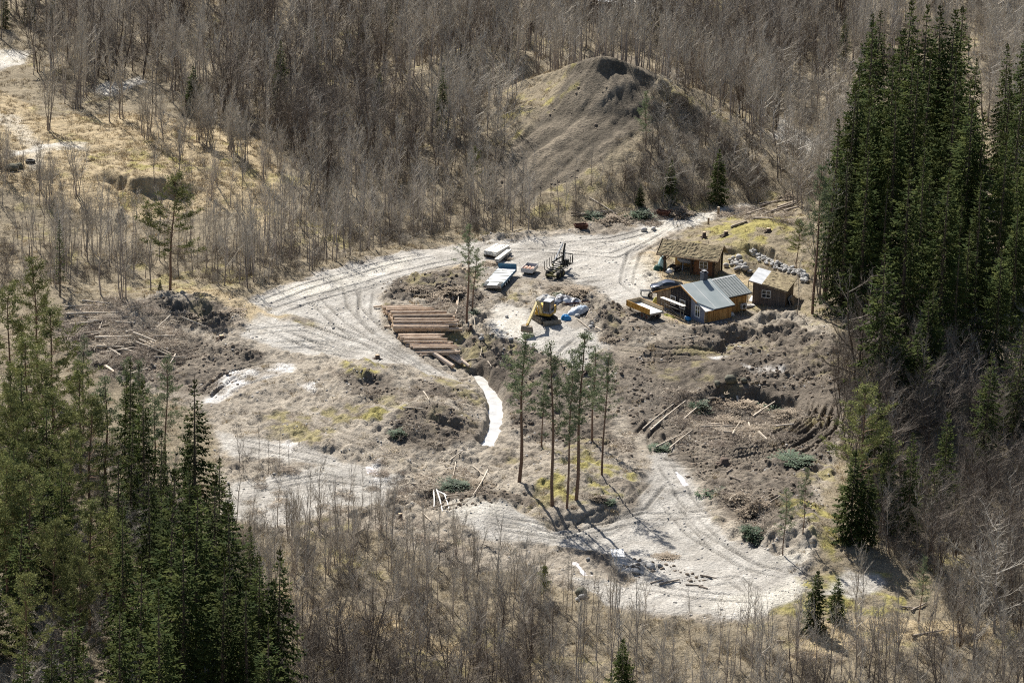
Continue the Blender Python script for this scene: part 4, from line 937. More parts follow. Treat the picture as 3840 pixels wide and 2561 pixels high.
GREENC = mat('dark_green_canvas', (.015,.06,.04), .6, var=.2)
BOATG = mat('grey_hull', (.30,.31,.34), .4, var=.08)
MUDC = mat('mud_caked_iron', (.20,.16,.115), .8, col2=(.30,.25,.19), scale=3)
WATER = mat('silty_glare_water', (.40,.39,.37), .2, col2=(.58,.57,.54), scale=.8, spec=.7, bump=.15)  # pale base colour carries the sun glare as well as silt
PUDD = mat('puddle_water', (.46,.43,.42), .12, col2=(.56,.53,.52), scale=.8, spec=.7, bump=.1)
MOSSM = mat('moss', (.15,.15,.03), .95, col2=(.32,.30,.07), scale=2)
BOUGH = mat('spruce_boughs', (.02,.045,.022), .7, col2=(.06,.095,.045), scale=2, rnd=.2)
def ang(p, q):
    a, b = at(*p), at(*q); return math.atan2(b[1] - a[1], b[0] - a[0])
def beam_obj(name, a, b, r0, r1, mats, parent=None, k=8, nb=3, bow=.02):
    """a round log from a to b: the object sits at its middle, along its own x axis"""
    a = np.asarray(a, float); b = np.asarray(b, float); c = (a + b) / 2; L = np.linalg.norm(b - a)
    m = MB(); pts = []; rad = []
    for i in range(nb + 1):
        t = i / nb; pts.append((-L / 2 + L * t, math.sin(t * 3.1) * bow * L * .3, U(-1, 1) * bow * .2)); rad.append(r0 * (1 - t) + r1 * t)
    m.tube(pts, rad, k, 0, True, 1 if len(mats) > 1 else 0)
    o = m.build(name, mats, parent, smooth=False); o.location = tuple(c)
    o.rotation_euler = Vector(b - a).to_track_quat('X', 'Z').to_euler()
    return o
def rock_mesh(seed, ax=(1, .8, .65), amp=.18):
    random.seed(seed); bm = bmesh.new(); bmesh.ops.create_icosphere(bm, subdivisions=2, radius=1)
    k = [(uvec(U(0, 6.28), U(-1.2, 1.2)), U(.75, .95)) for _ in range(7)]
    for v in bm.verts:
        p = np.array(v.co); p = p * (1 + amp * (random.random() - .5))
        for n_, d in k:
            e = p @ n_ - d
            if e > 0: p = p - n_ * e * .8
        v.co = (p[0] * ax[0], p[1] * ax[1], p[2] * ax[2])
    me = bpy.data.meshes.new('boulder'); bm.to_mesh(me); bm.free(); me.polygons.foreach_set('use_smooth', [True] * len(me.polygons)); return me
ROCKS = [rock_mesh(i, (1, U(.75, .95), U(.6, .8))) for i in range(6)]
for r_ in ROCKS: r_.materials.append(STONEG)
ROCKD = rock_mesh(90, (1, .8, .7)); ROCKD.materials.append(STONED)
def boulder(px, py, r, label, group=None, me=None, up=0.0, sink=.25):
    p = at(px, py, up) if up else at(px, py)
    o = link('boulder', me or ROCKS[random.randrange(6)], None, (p[0], p[1], p[2] + up + r * (.7 - sink)), (U(-.3, .3), U(-.3, .3), U(0, 6.28)))
    o.scale = (r * U(.9, 1.15), r * U(.85, 1.05), r * U(.85, 1.1)); return tag(o, label, 'boulder', group)
def heap_mesh(rx, ry, h, seed, amp=.35, fold=2.2, n=28):
    """a draped or tipped heap: a closed mound with folds"""
    m = MB(); random.seed(seed); vs = []; fs = []
    R_ = 9
    for i in range(R_ + 1):
        r = i / R_
        for j in range(n):
            a = 6.283 * j / n; w_ = 1 + .16 * float(vnoise(np.array([math.cos(a) * 2.3 + seed]), np.array([math.sin(a) * 2.3]), seed)[0])
            x, y = rx * r * w_ * math.cos(a), ry * r * w_ * math.sin(a)
            f = float(vnoise(np.array([x * fold + 9]), np.array([y * fold]), seed + 3)[0]) + .5 * float(vnoise(np.array([x * fold * 2.3]), np.array([y * fold * 2.3]), seed + 4)[0])
            z = h * (1 - r * r) ** .6 * (1 - amp + amp * 1.5 * f) if r < 1 else -.15
            vs.append((x, y, z))
    for i in range(R_):
        for j in range(n):
            fs.append((i * n + j, (i + 1) * n + j, (i + 1) * n + (j + 1) % n, i * n + (j + 1) % n))
    m.add(vs, fs); return m
def wheel(parent, x, y, r, w_, tmat, rmat, name='wheel'):
    """a wheel standing along x, its axle along y"""
    m = MB(); prof = [(-.5, .62), (-.5, .9), (-.36, 1), (.36, 1), (.5, .9), (.5, .62)]; k = 18; vs = []; fs = []
    for j in range(k):
        a = 6.283 * j / k
        for (yy, rr) in prof: vs.append((rr * r * math.cos(a), yy * w_, rr * r * math.sin(a)))
    n = len(prof)
    for j in range(k):
        for i in range(n): fs.append((j * n + i, ((j + 1) % k) * n + i, ((j + 1) % k) * n + (i + 1) % n, j * n + (i + 1) % n))
    m.add(vs, fs); o = m.build(name, tmat, parent, True); o.location = (x, y, r)
    m2 = MB(); m2.cyl((0, -w_ * .4, 0), (0, w_ * .4, 0), r * .64, 14); m2.cyl((0, -w_ * .47, 0), (0, w_ * .47, 0), r * .22, 8); m2.build('rim', rmat, o)
    return o
def window(parent, fn, w_, h_, cols, rows, name='window', fr=.09, d=.05):
    """framed window: fn maps (u, v, out) to the parent's space; panes sit behind the frame"""
    m = MB()
    def slab(u0, u1, v0, v1, d0, d1):
        c = [fn(u, v, d_) for d_ in (d0, d1) for (u, v) in ((u0, v0), (u1, v0), (u1, v1), (u0, v1))]
        m.add(c, [(0, 3, 2, 1), (4, 5, 6, 7), (0, 1, 5, 4), (1, 2, 6, 5), (2, 3, 7, 6), (3, 0, 4, 7)])
    slab(0, w_, 0, fr, .004, d); slab(0, w_, h_ - fr, h_, .004, d); slab(0, fr, fr, h_ - fr, .004, d); slab(w_ - fr, w_, fr, h_ - fr, .004, d)
    for c in range(1, cols): slab(w_ * c / cols - fr * .45, w_ * c / cols + fr * .45, fr, h_ - fr, .004, d)
    for r in rows:
        for c in range(cols): slab(w_ * c / cols + fr * (.46 if c else 1.01), w_ * (c + 1) / cols - fr * (.46 if c < cols - 1 else 1.01), h_ * r - fr * .35, h_ * r + fr * .35, .006, d * .9)
    o = m.build(name, FRAMEW, parent)
    g = MB(); c = [fn(u, v, .012) for (u, v) in ((fr * .5, fr * .5), (w_ - fr * .5, fr * .5), (w_ - fr * .5, h_ - fr * .5), (fr * .5, h_ - fr * .5))]; g.add(c, [(0, 1, 2, 3)])
    g.build('pane', GLASS, o); return o
# ------------------------------------------------------------------ the cottage under renovation
p = at(2640, 1214); TH = R(39)
hs = empty('cottage', (p[0], p[1], HOUSE_Z), TH)
tag(hs, 'cottage under renovation with pale sheet roof, chimney, orange boards and a dark unfinished gable', 'house')
W, EV, SL, RY, XM, XE, YE = 10.4, 2.2, .44, 5.0, 5.0, 9.4, 1.6
def rz_(y): return EV + SL * (y if y < RY else 2 * RY - y)
m = MB(); m.prism([(0, -.6), (W, -.6), (W, rz_(W) - .1), (RY, rz_(RY) - .1), (0, EV - .1)], 0, .12, XM, 0)
m.build('wall', WOODG, hs)
m = MB(); m.prism([(YE, -.6), (8.2, -.6), (8.2, rz_(8.2) - .1), (RY, rz_(RY) - .1), (YE, rz_(YE) - .1)], 0, XM + .002, XE, 0); m.build('wall', WOODO, hs)
# gable front pieces, each proud of the core wall
m = MB(); m.prism([(7.45, -.3), (W, -.3), (W, rz_(W) - .12), (7.45, rz_(7.45) - .12)], 0, .02, .118, 0)
for k in range(12): y = 7.5 + k * .25; m.box((-.02, y, -.3), (.018, y + .06, rz_(y) - .2), 0)
m.build('board_cladding', WOODG, hs)
m = MB(); m.prism([(2.95, -.3), (7.45, -.3), (7.45, rz_(7.45) - .12), (RY, rz_(RY) - .12), (2.95, rz_(2.95) - .12)], 0, .05, .118, 0); dk = m.build('dark_gable_panel', DARKW, hs)
m = MB()
for y in (3.5, 4.1, 4.7, 5.3, 5.9, 6.5, 7.1): m.box((.018, y, -.2), (.048, y + .06, rz_(y) - .25), 0)
for z in (.5, 1.5, 2.55, 3.3): m.box((-.012, 3.0 if z < 2.9 else 3.9, z), (.016, 7.4 if z < 3 else 6.2, z + .06), 0)
m.build('battens', mat('batten_wood', (.10,.085,.075), .8, var=.2), dk)
m = MB(); m.prism([(0, -.4), (2.95, -.4), (2.95, rz_(2.95) - .12), (0, EV - .14)], 0, .03, .118, 0); m.build('grey_wall_panel', WRAP, hs)
window(hs, lambda u, v, d: (.03 - d, 2.05 - u, .55 + v), 1.1, 1.75, 2, (.62,), fr=.13, d=.07)
window(hs, lambda u, v, d: (-.01 - d, 5.35 - u, .95 + v), 1.2, 1.35, 1, (), fr=.11, d=.06)
window(hs, lambda u, v, d: (-.01 - d, 7.35 - u, 1.05 + v), 1.1, 1.3, 1, (), fr=.11, d=.06)
# right wall boards
m = MB(); m.box((.6, -.10, -.4), (XM, -.004, EV - .12), 0)
for k in range(18): x = .62 + k * .245; m.box((x, -.14, -.4), (x + .07, -.102, EV - .14), 0)
m.build('orange_boarding', WOODO, hs)
m = MB()
for x in (.02, .3, .56): m.box((x, -.09, -.4), (x + .06, -.01, EV - .14), 0)
for z in (.2, .7, 1.2, 1.7): m.box((.06, -.085, z), (.55, -.03, z + .05), 0)
m.build('open_studs', mat('stud_wood', (.42,.27,.11), .75, var=.2), hs)
m = MB()
for k in range(17): x = XM + .15 + k * .25; m.box((x, YE - .04, -.4), (x + .08, YE - .002, rz_(YE) - .15), 0)
m.box((XM + .9, YE - .10, 1.95), (XM + 1.15, YE - .045, 2.25), 1); m.build('cover_boards', [WOODO, BLACKP], hs)
# roofs
def slab(m, pts, off, th, mi=0):
    top = [(x, y, rz_(y) + off) for x, y in pts]; bot = [(x, y, rz_(y) + off - th) for x, y in pts]; n = len(pts)
    m.add(top + bot, [tuple(range(n)), tuple(range(n, 2 * n))[::-1]] + [(i, n + i, n + (i + 1) % n, (i + 1) % n) for i in range(n)], mi)
m = MB(); slab(m, [(-.35, RY), (-.35, 1.35), (1.35, -.5), (XM + .3, -.5), (XM + .3, RY)], .1, .16, 0)
slab(m, [(-.35, W + .45), (-.35, RY + .01), (XM + .3, RY + .01), (XM + .3, W + .45)], .1, .16, 0); rf = m.build('roof', SHEET, hs)
m = MB()
for x in (1.7, 4.7): slab(m, [(x, RY - .1), (x, -.45), (x + .07, -.45), (x + .07, RY - .1)], .125, .02, 0)
slab(m, [(-.35, RY - .04), (-.35, 1.4), (-.27, 1.4), (-.27, RY - .04)], .13, .025, 0); m.build('roof_battens', FRAMEW, rf)
m = MB(); slab(m, [(-.37, W + .47), (-.37, RY), (-.43, RY), (-.43, W + .47)], .12, .2, 0); slab(m, [(-.37, RY), (-.37, 1.35), (-.43, 1.35), (-.43, RY)], .12, .2, 0)
slab(m, [(1.35, -.52), (XM + .3, -.52), (XM + .3, -.57), (1.35, -.57)], .08, .16, 1); m.build('fascia', [WOODO, BLACKP], rf)
m = MB(); slab(m, [(-.2, 1.2), (-.2, -.45), (1.3, -.45)], -.06, .06, 0); m.build('white_eave_board', FRAMEW, hs)
m = MB(); slab(m, [(XM + .32, RY), (XM + .32, YE - .55), (XE + .45, YE - .55), (XE + .45, RY)], .06, .14, 0); r2 = m.build('slate_roof', SLATE, hs)
m = MB(); slab(m, [(XM + .32, 8.5), (XM + .32, RY + .01), (XE + .45, RY + .01), (XE + .45, 8.5)], .06, .14, 0); m.build('slate_roof', SLATED, hs)
m = MB()
for k in range(9): x = XM + .55 + k * .5; slab(m, [(x, RY - .35), (x, YE - .5), (x + .05, YE - .5), (x + .05, RY - .35)], .085, .022, 0)
slab(m, [(XM + .32, RY - .2), (XM + .32, RY - .34), (XE + .45, RY - .34), (XE + .45, RY - .2)], .095, .03, 0); m.build('roof_battens', FRAMEW, r2)
m = MB(); m.box((XM + .34, YE - .62, rz_(YE - .55) - .12), (XE + .45, YE - .56, rz_(YE - .55) + .07), 0); m.build('gutter', BLACKP, r2)
m = MB(); m.box((3.9, RY - .1, rz_(RY) - .2), (4.65, RY + .65, rz_(RY) + 1.05), 0); m.box((3.82, RY - .18, rz_(RY) + 1.055), (4.73, RY + .73, rz_(RY) + 1.17), 0)
ch = m.build('chimney', CHIM, rf); m = MB(); m.box((4.0, RY + .02, rz_(RY) + 1.173), (4.55, RY + .55, rz_(RY) + 1.36), 0); m.build('chimney_cap', [BLACKP], ch); m = MB(); m.box((3.95, RY - .03, rz_(RY) + 1.363), (4.6, RY + .6, rz_(RY) + 1.40), 0); m.build('cap_plate', STEEL, ch)
m = MB(); m.prism([(-.25, -.4), (W + .25, -.4), (W + .25, .14), (-.25, .14)], 0, -.28, 0.0, 0); m.box((.0, -.3, -.4), (XM, -.15, .12), 0); m.build('plinth', mat('plinth_concrete', (.16,.17,.19), .8, var=.15), hs)
def hl(x, y, z=0): 
    c, s = math.cos(TH), math.sin(TH); return (p[0] + x * c - y * s, p[1] + x * s + y * c, HOUSE_Z + z)
# things round the cottage
hp = empty('heat_pump', hl(XM + 3.4, YE - .55), TH); tag(hp, 'pale grey heat pump unit on legs at the orange extension wall', 'heat pump')
m = MB(); m.box((-.45, -.17, .55), (.45, .2, 1.3), 0); m.build('housing', WHITEB, hp)
m = MB(); m.cyl((-.1, -.215, .92), (-.1, -.172, .92), .28, 16); m.build('fan_grille', BLACKP, hp)
for x in (-.4, .4):
    m = MB(); m.box((x - .03, -.15, -.1), (x + .03, -.09, .548), 0); m.box((x - .03, .1, -.1), (x + .03, .16, .548), 0); m.build('leg', STEEL, hp)
tb = heap_mesh(.55, .4, .5, 31, .1).build('wheelbarrow_tub', WHITEB, None, True, hl(XM + .8, YE - .7, .05)); tag(tb, 'upturned white tub on the ground by the extension wall', 'tub')
bg = empty('gas_drum', hl(-1.0, 2.3), TH); tag(bg, 'small blue and white drum at the foot of the grey cottage wall', 'drum')
m = MB(); m.cyl((-.1, -.42, .34), (-.1, .25, .34), .33, 14); m.build('drum_body', TARPB, bg, True); m = MB(); m.cyl((-.1, .252, .34), (-.1, .45, .34), .30, 14); m.build('drum_end', FRAMEW, bg, True)
sc = empty('scaffold', hl(-1.25, 5.3), TH); tag(sc, 'light scaffold with a long plank deck in front of the dark gable', 'scaffold')
m = MB(); m.box((-.35, -2.4, 2.02), (.30, 2.6, 2.09), 0); m.build('plank_deck', FRESH, sc)
for y in (-2.0, 2.2):
    for x in (-.3, .25):
        m = MB(); m.cyl((x, y, -.2), (x, y, 2.018), .035, 6); m.build('pole', STEEL, sc)
m = MB(); m.bar((-.3, -2.0, .3), (-.3, 2.2, 1.9), .04, .04, 0); m.bar((.25, -2.0, 1.1), (.25, 2.2, 1.1), .04, .04, 0); m.build('brace', STEEL, sc)
random.seed(3)
for k in range(9):
    a = hl(-1.9 - .16 * k + U(-.1, .1), 8.2 - .35 * k + U(-.3, .3), .35 - .02 * k); b = hl(-2.1 - .14 * k, 4.4 - .35 * k + U(-.3, .3), .18)
    o = beam_obj('plank', a, b, .055, .05, [GREYW if k % 3 else RUST], k=4); tag(o, 'loose board in the heap of planks between dump trailer and cottage gable', 'plank', 'boards heaped before the gable')
for k, (z, mt) in enumerate([(.2, GREYW), (.42, MOSSM)]):
    o = heap_mesh(1.5 - .3 * k, .7, .55, 40 + k, .4, 3).build('rubbish_heap', mt, None, False, hl(-2.2 - k * .3, 6.2 - k * 1.5, -.05), TH + 1.57); tag(o, ['low heap of grey building waste behind the dump trailer', 'yellow green covered heap below the scaffold'][k], 'waste heap')
wb = empty('workbench', at(2420, 1108), .15); tag(wb, 'dark flat topped bench with clutter beside the front of the dump trailer', 'workbench')
m = MB(); m.box((-.75, -.35, .72), (.75, .35, .78), 0); m.build('bench_top', BLACKP, wb)
for x in (-.65, .65):
    for y in (-.28, .28):
        m = MB(); m.box((x - .04, y - .04, -.1), (x + .04, y + .04, .718), 0); m.build('leg', DSTEEL, wb)
wt = empty('machine_tyre', at(2438, 1116), .8); tag(wt, 'black wheel leaning by the cluttered bench at the cottage corner', 'wheel'); wheel(wt, 0, 0, .42, .26, RUBBER, STEEL, 'tyre')
o = heap_mesh(.5, .4, .8, 51, .2).build('yellow_sack', mat('yellow_sack', (.45,.40,.10), .7, var=.2), None, True, hl(.6, W + .8)); tag(o, 'yellow green sack at the far corner of the cottage gable', 'sack')
m = MB(); m.box((0, 0, -.25), (1.9, 2.6, .1), 0); o = m.build('white_slab', mat('white_concrete', (.70,.69,.67), .6, var=.05), None, False, at(2808, 1130), R(-12)); tag(o, 'bright white slab lying between the extension and the brown shed', 'slab')
m = MB(); m.box((-.65, -.4, -.1), (.65, .4, .22), 0); o = m.build('stone_step', STONEG, None, False, at(2812, 1148), R(14)); tag(o, 'flat pale stone step at the corner of the brown shed', 'step')
# ------------------------------------------------------------------ barn with turf roof
p = at(2491, 1018); BT = R(-18); bn = empty('turf_barn', (p[0], p[1], BARN_Z), BT); BL = 8.3
tag(bn, 'open sided barn with a brown turf roof on dark posts', 'barn')
def turf(m, x0, x1, nx, y0, y1, ny, zf, amp, seed, mi=0, th=.16):
    vs = []; fs = []
    for j in range(ny + 1):
        for i in range(nx + 1):
            x = x0 + (x1 - x0) * i / nx; y = y0 + (y1 - y0) * j / ny
            e = min(1, i, j, nx - i, ny - j) * 1.0
            q = float(fbm(np.array([x + seed]), np.array([y]), .8, 3, seed)[0]) + .5 * float(vnoise(np.array([x * 5]), np.array([y * 5]), seed)[0]) - .1
            vs.append((x, y, zf(x, y) + e * amp * q + .02))
    n = nx + 1
    for j in range(ny):
        for i in range(nx): fs.append((j * n + i, j * n + i + 1, (j + 1) * n + i + 1, (j + 1) * n + i))
    k = len(vs); vs += [(v[0], v[1], zf(v[0], v[1]) - th) for v in vs]
    edge = [i for i in range(nx)] ; 
    for i in range(nx): fs += [(i + 1, i, k + i, k + i + 1), (ny * n + i, ny * n + i + 1, k + ny * n + i + 1, k + ny * n + i)]
    for j in range(ny): fs += [(j * n, (j + 1) * n, k + (j + 1) * n, k + j * n), ((j + 1) * n + nx, j * n + nx, k + j * n + nx, k + (j + 1) * n + nx)]
    fs.append((k + 0, k + ny * n, k + ny * n + nx, k + nx))
    m.add(vs, fs, mi)
BR, BE = 4.35, 2.75
bz = lambda x, y: BE + (BR - BE) * (1 - abs(y - 2.0) / 2.7)
m = MB(); turf(m, -1.05, BL, 46, -.7, 2.0, 16, bz, .30, 5); turf(m, -1.05, BL, 46, 2.001, 4.7, 16, bz, .30, 9); rf = m.build('turf_roof', TURF, bn)
m = MB()
for x in (-1.13, BL + .02):
    m.bar((x, -.75, BE - .06), (x, 2.0, BR + .02), .07, .26, 0); m.bar((x, 4.75, BE - .06), (x, 2.0, BR + .02), .07, .26, 0)
m.bar((-1.08, -.76, BE - .06), (BL, -.76, BE - .06), .06, .2, 0); m.build('barge_board', WOODG, rf)
for x in (0, 4.1, 7.45):
    m = MB(); m.box((x - .15, -.15, -.4), (x + .15, .15, bz(0, 0) - .3), 0); m.bar((x, 0, 1.75), (x + .9, 0, 2.65), .12, .12, 0)
    if x < 1: m.bar((x, 0, 1.75), (x - .9, 0, 2.6), .12, .12, 0)
    m.build('post', TIMB, bn)
for x in (1.6, 7.6):
    m = MB(); m.box((x - .13, 3.9, -.3), (x + .13, 4.15, bz(0, 4) - .2), 0); m.build('post', TIMB, bn)
m = MB(); m.box((-.8, -.1, 2.5), (8.0, .1, 2.7), 0); m.build('beam', TIMB, bn)
m = MB(); m.prism([(.5, -.4), (4.0, -.4), (4.0, bz(0, 4) - .2), (2, BR - .22), (.5, bz(0, .5) - .2)], 0, 4.3, 7.3, 0)
for k in range(12): m.box((4.35 + k * .25, .46, -.3), (4.43 + k * .25, .498, 2.7), 0)
wl = m.build('wall', WOODR, bn)
m = MB(); m.box((.5, 3.9, -.3), (4.28, 4.0, bz(0, 4) - .2), 0); m.build('back_wall', WOODO, bn)
m = MB(); m.prism([(.5, -.4), (4.0, -.4), (4.0, bz(0, 4) - .2), (2, BR - .22), (.5, bz(0, .5) - .2)], 0, 7.303, 7.42, 0); m.build('end_boarding', WOODG, bn)
window(bn, lambda u, v, d: (5.15 + u, .455 - d, 1.0 + v), 1.3, 1.15, 2, (.5,), fr=.08)
c_, s_ = math.cos(BT), math.sin(BT)
def bl(x, y, z=0): return (p[0] + x * c_ - y * s_, p[1] + x * s_ + y * c_, BARN_Z + z)
bo = empty('boat', bl(2.9, 1.9), BT + .1); tag(bo, 'grey boat hull on stands under the turf roofed barn', 'boat')
m = MB(); S_ = [(-1.5, .02, .5), (-1.0, .38, .1), (0, .62, 0), (1.2, .62, .0)]; vs = []; fs = []
for x, w_, k in S_: vs += [(x, -w_, 1.75 + k * .3), (x, -w_ * .75, 1.25 + k * .6), (x, 0, 1.0 + k), (x, w_ * .75, 1.25 + k * .6), (x, w_, 1.75 + k * .3)]
for i in range(3):
    for j in range(4): fs.append((i * 5 + j, i * 5 + j + 1, i * 5 + 6 + j, i * 5 + 5 + j))
fs += [(15, 16, 17, 18, 19), (0, 5, 9, 4), (5, 10, 14, 9), (10, 15, 19, 14)]; m.add(vs, fs); m.build('hull', BOATG, bo, True)
for x in (-.6, .8):
    m = MB(); m.bar((x, -.45, -.1), (x, 0, 1.1), .08, .08, 0); m.bar((x, .45, -.1), (x, 0, 1.1), .08, .08, 0); m.build('stand', STEEL, bo)
qb = empty('quad_bike', bl(1.2, 1.0), BT + 2.6); tag(qb, 'black quad bike parked under the open end of the barn', 'quad bike')
m = MB(); m.prism([(-.75, .45), (-.7, .75), (-.2, .72), (.1, .85), (.45, .9), (.8, .62), (.75, .4)], 1, -.28, .28, 0); m.build('body', BLACKP, qb)
m = MB(); m.bar((.35, -.4, 1.05), (.35, .4, 1.05), .05, .05, 0); m.bar((.45, 0, .85), (.35, 0, 1.05), .05, .05, 0); m.build('handlebar', STEEL, qb)
for x in (-.55, .6):
    for y in (-.48, .48): wheel(qb, x, y, .3, .22, RUBBER, STEEL)
o = heap_mesh(.7, .8, 2.0, 61, .12, 1.2).build('covered_stack', TEAL, None, True, bl(-.7, 1.2, -.1)); tag(o, 'pale teal cover over a stack at the left end of the barn', 'covered stack')
o = heap_mesh(.8, .6, .9, 62, .25, 1.8).build('canvas_bundle', GREENC, None, True, bl(-1.0, .5, -.1)); tag(o, 'dark green canvas bundle beside the left barn post', 'canvas bundle')
o = heap_mesh(.55, .45, .6, 63, .2, 2).build('white_sack', FRAMEW, None, True, bl(.75, .0, -.1)); tag(o, 'white sack on the grass by the left barn post', 'sack')
# ------------------------------------------------------------------ brown shed with half metal, half turf roof
p = at(2820, 1139); ST = R(-15); sh = empty('tool_shed', (p[0], p[1], SHED_Z), ST); tag(sh, 'brown shed with lean-to roof, half worn metal sheet and half turf', 'shed')
SW, SD = 4.8, 6.0
sz = lambda x, y=0: 3.35 - .19 * x
m = MB(); m.prism([(0, -.5), (SW, -.5), (SW, sz(SW)), (0, sz(0))], 1, 0, SD, 0)
for k in range(16): m.box((.05 + k * .3, -.035, -.4), (.13 + k * .3, -.002, sz(.13 + k * .3) - .05), 0)
m.build('wall', WOODB, sh)
window(sh, lambda u, v, d: (1.35 + u, -.036 - d, 1.12 + v), 1.3, 1.15, 2, (.5,), fr=.08)
m = MB(); m.prism([(-.6, sz(-.6) + .03), (1.35, sz(1.35) + .03), (1.35, sz(1.35) + .11), (-.6, sz(-.6) + .11)], 1, -.35, SD + .4, 0); r1 = m.build('metal_roof', METR, sh)
m = MB(); turf(m, 1.36, SW + .35, 18, -.35, SD + .4, 34, lambda x, y: sz(x) + .16, .22, 15, 0, .15); m.build('turf_roof', TURF, sh)
m = MB(); m.bar((-.6, -.38, sz(-.6)), (SW + .35, -.38, sz(SW + .35)), .05, .16, 0); m.build('fascia', WOODG, sh)
m = MB(); m.cyl((-.62, -.3, .2), (-.62, -.3, sz(-.6)), .05, 6); m.build('downpipe', BLACKP, sh)
c_, s_ = math.cos(ST), math.sin(ST)
def sl_(x, y, z=0): return (p[0] + x * c_ - y * s_, p[1] + x * s_ + y * c_, SHED_Z + z)
for k, (x, mt, lab) in enumerate([(5.3, METR, 'corrugated sheet leaning at the right wall of the brown shed'), (5.75, WOODG, 'weathered board panel leaning by the brown shed')]):
    m = MB(); m.bar((0, -1.1, -.1), (0, 1.1, -.1), .1, .1, 0); m.prism([(-1.2, -.1), (1.2, -.1), (1.2, .9), (-1.2, 1.1)], 0, 0, .06, 0); o = m.build('leaning_panel', mt, None, False, sl_(x, 2.6), ST); o.rotation_euler[1] = R(-22 - 8 * k); tag(o, lab, 'panel')
# ------------------------------------------------------------------ parked car
p = at(2500, 1088); cr = empty('parked_car', p, R(187)); tag(cr, 'dark blue grey fastback car parked behind the cottage', 'car')
L2 = 2.42; secs = []   # side profile: x, bottom, belt, roof
prof = [(-2.42,.42,.86,.86,.72),(-2.2,.30,.98,.99,.84),(-1.7,.24,1.0,1.10,.93),(-1.1,.22,.98,1.32,.95),(-.4,.22,.95,1.43,.96),(.15,.22,.92,1.42,.96),(.7,.22,.90,1.22,.96),(1.25,.22,.86,.90,.95),(1.9,.26,.78,.80,.90),(2.3,.34,.66,.67,.78),(2.42,.42,.56,.56,.62)]
vs = []; fs = []; mi = []
for x, b_, belt, roof, w_ in prof:
    tw = w_ * (.72 if roof > belt + .06 else .93)
    for sx in (1,): pass
    vs += [(x, -w_ * .92, b_), (x, -w_, (b_ + belt) / 2), (x, -w_ * .97, belt), (x, -tw, (roof if roof > belt else belt)), (x, 0, max(roof, belt) + .02), (x, tw, (roof if roof > belt else belt)), (x, w_ * .97, belt), (x, w_, (b_ + belt) / 2), (x, w_ * .92, b_)]
m = MB(); n = 9; body = []; glass = []
for i in range(len(prof) - 1):
    for j in range(8):
        f = (i * n + j, (i + 1) * n + j, (i + 1) * n + j + 1, i * n + j + 1)
        (glass if (j in (2, 5) and 2 <= i <= 6) or (j in (3, 4) and i in (6, 1, 2)) else body).append(f)
    body.append((i * n, i * n + 8, (i + 1) * n + 8, (i + 1) * n))
body += [tuple(range(n)), tuple(range((len(prof) - 1) * n, len(prof) * n))[::-1]]
m.add(vs, body); m.build('body', CARP, cr, True); m = MB(); m.add(vs, glass); m.build('windows', GLASS, cr)
for x in (-1.5, 1.45):
    for y in (-.84, .84): wheel(cr, x, y, .35, .24, RUBBER, DSTEEL)
for y in (-.6, .6):
    m = MB(); m.box((2.22, y - .2, .60), (2.40, y + .2, .67), 0); m.build('headlight', FRAMEW, cr)
    m = MB(); m.box((-2.44, y - .2, .78), (-2.36, y + .2, .86), 0); m.build('tail_light', RUST, cr)
    m = MB(); m.box((.75, y * 1.55 - .1, .93), (.95, y * 1.55 + .1, 1.05), 0); m.build('mirror', CARP, cr)
# ------------------------------------------------------------------ dump trailer
p = at(2418, 1197); DT = R(-52); q = p + np.array([math.cos(DT + 1.57), math.sin(DT + 1.57), 0]) * 1.0
dt = empty('dump_trailer', (q[0], q[1], HZ(q[0], q[1])), DT); tag(dt, 'orange sided dump trailer with open bed and four muddy wheels', 'trailer')
m = MB(); m.box((-3.9, -1.2, 1.08), (1.35, 1.2, 1.2), 0); m.build('bed_floor', DECKW, dt)
for s in (-1, 1):
    y0, y1 = (-1.26, -1.203) if s < 0 else (1.203, 1.26)
    m = MB(); m.box((-3.9, y0, 1.0), (1.3, y1, 1.84), 0)
    for k in range(9): m.box((-3.8 + k * .6, y0 - .04 if s < 0 else y1, 1.02), (-3.72 + k * .6, y0 - .001 if s < 0 else y1 + .04, 1.8), 0)
    m.build('side_board', [ORBED], dt); m = MB(); y = -1.2 if s < 0 else 1.196; m.box((-3.85, y, 1.203), (1.3, y + .004, 1.83), 0); m.build('inner_lining', BEDIN, dt)
m = MB(); m.box((-3.97, -1.26, 1.0), (-3.902, 1.26, 1.86), 0); m.build('front_board', [BEDIN], dt)
m = MB(); m.box((1.352, -1.2, .92), (1.42, 1.2, 1.16), 0); m.build('tail_flap', STEEL, dt)
m = MB(); m.box((-3.6, -.45, .78), (1.2, -.3, 1.078), 0); m.box((-3.6, .3, .78), (1.2, .45, 1.078), 0); m.bar((-3.4, -.35, .8), (-5.0, 0, .6), .14, .16, 0); m.bar((-3.4, .35, .8), (-5.0, 0, .6), .14, .16, 0); m.bar((-4.9, 0, .6), (-5.4, 0, .55), .12, .1, 0); m.box((-4.6, -.06, 0), (-4.48, .06, .62), 0); m.build('chassis', DSTEEL, dt)
m = MB(); m.cyl((-2.2, 0, .7), (-.6, 0, 1.0), .09, 8); m.build('tipping_ram', STEEL, dt)
for x in (-.5, .52):
    for y in (-.98, .98): wheel(dt, x, y, .48, .38, MUDRUB, RUST)
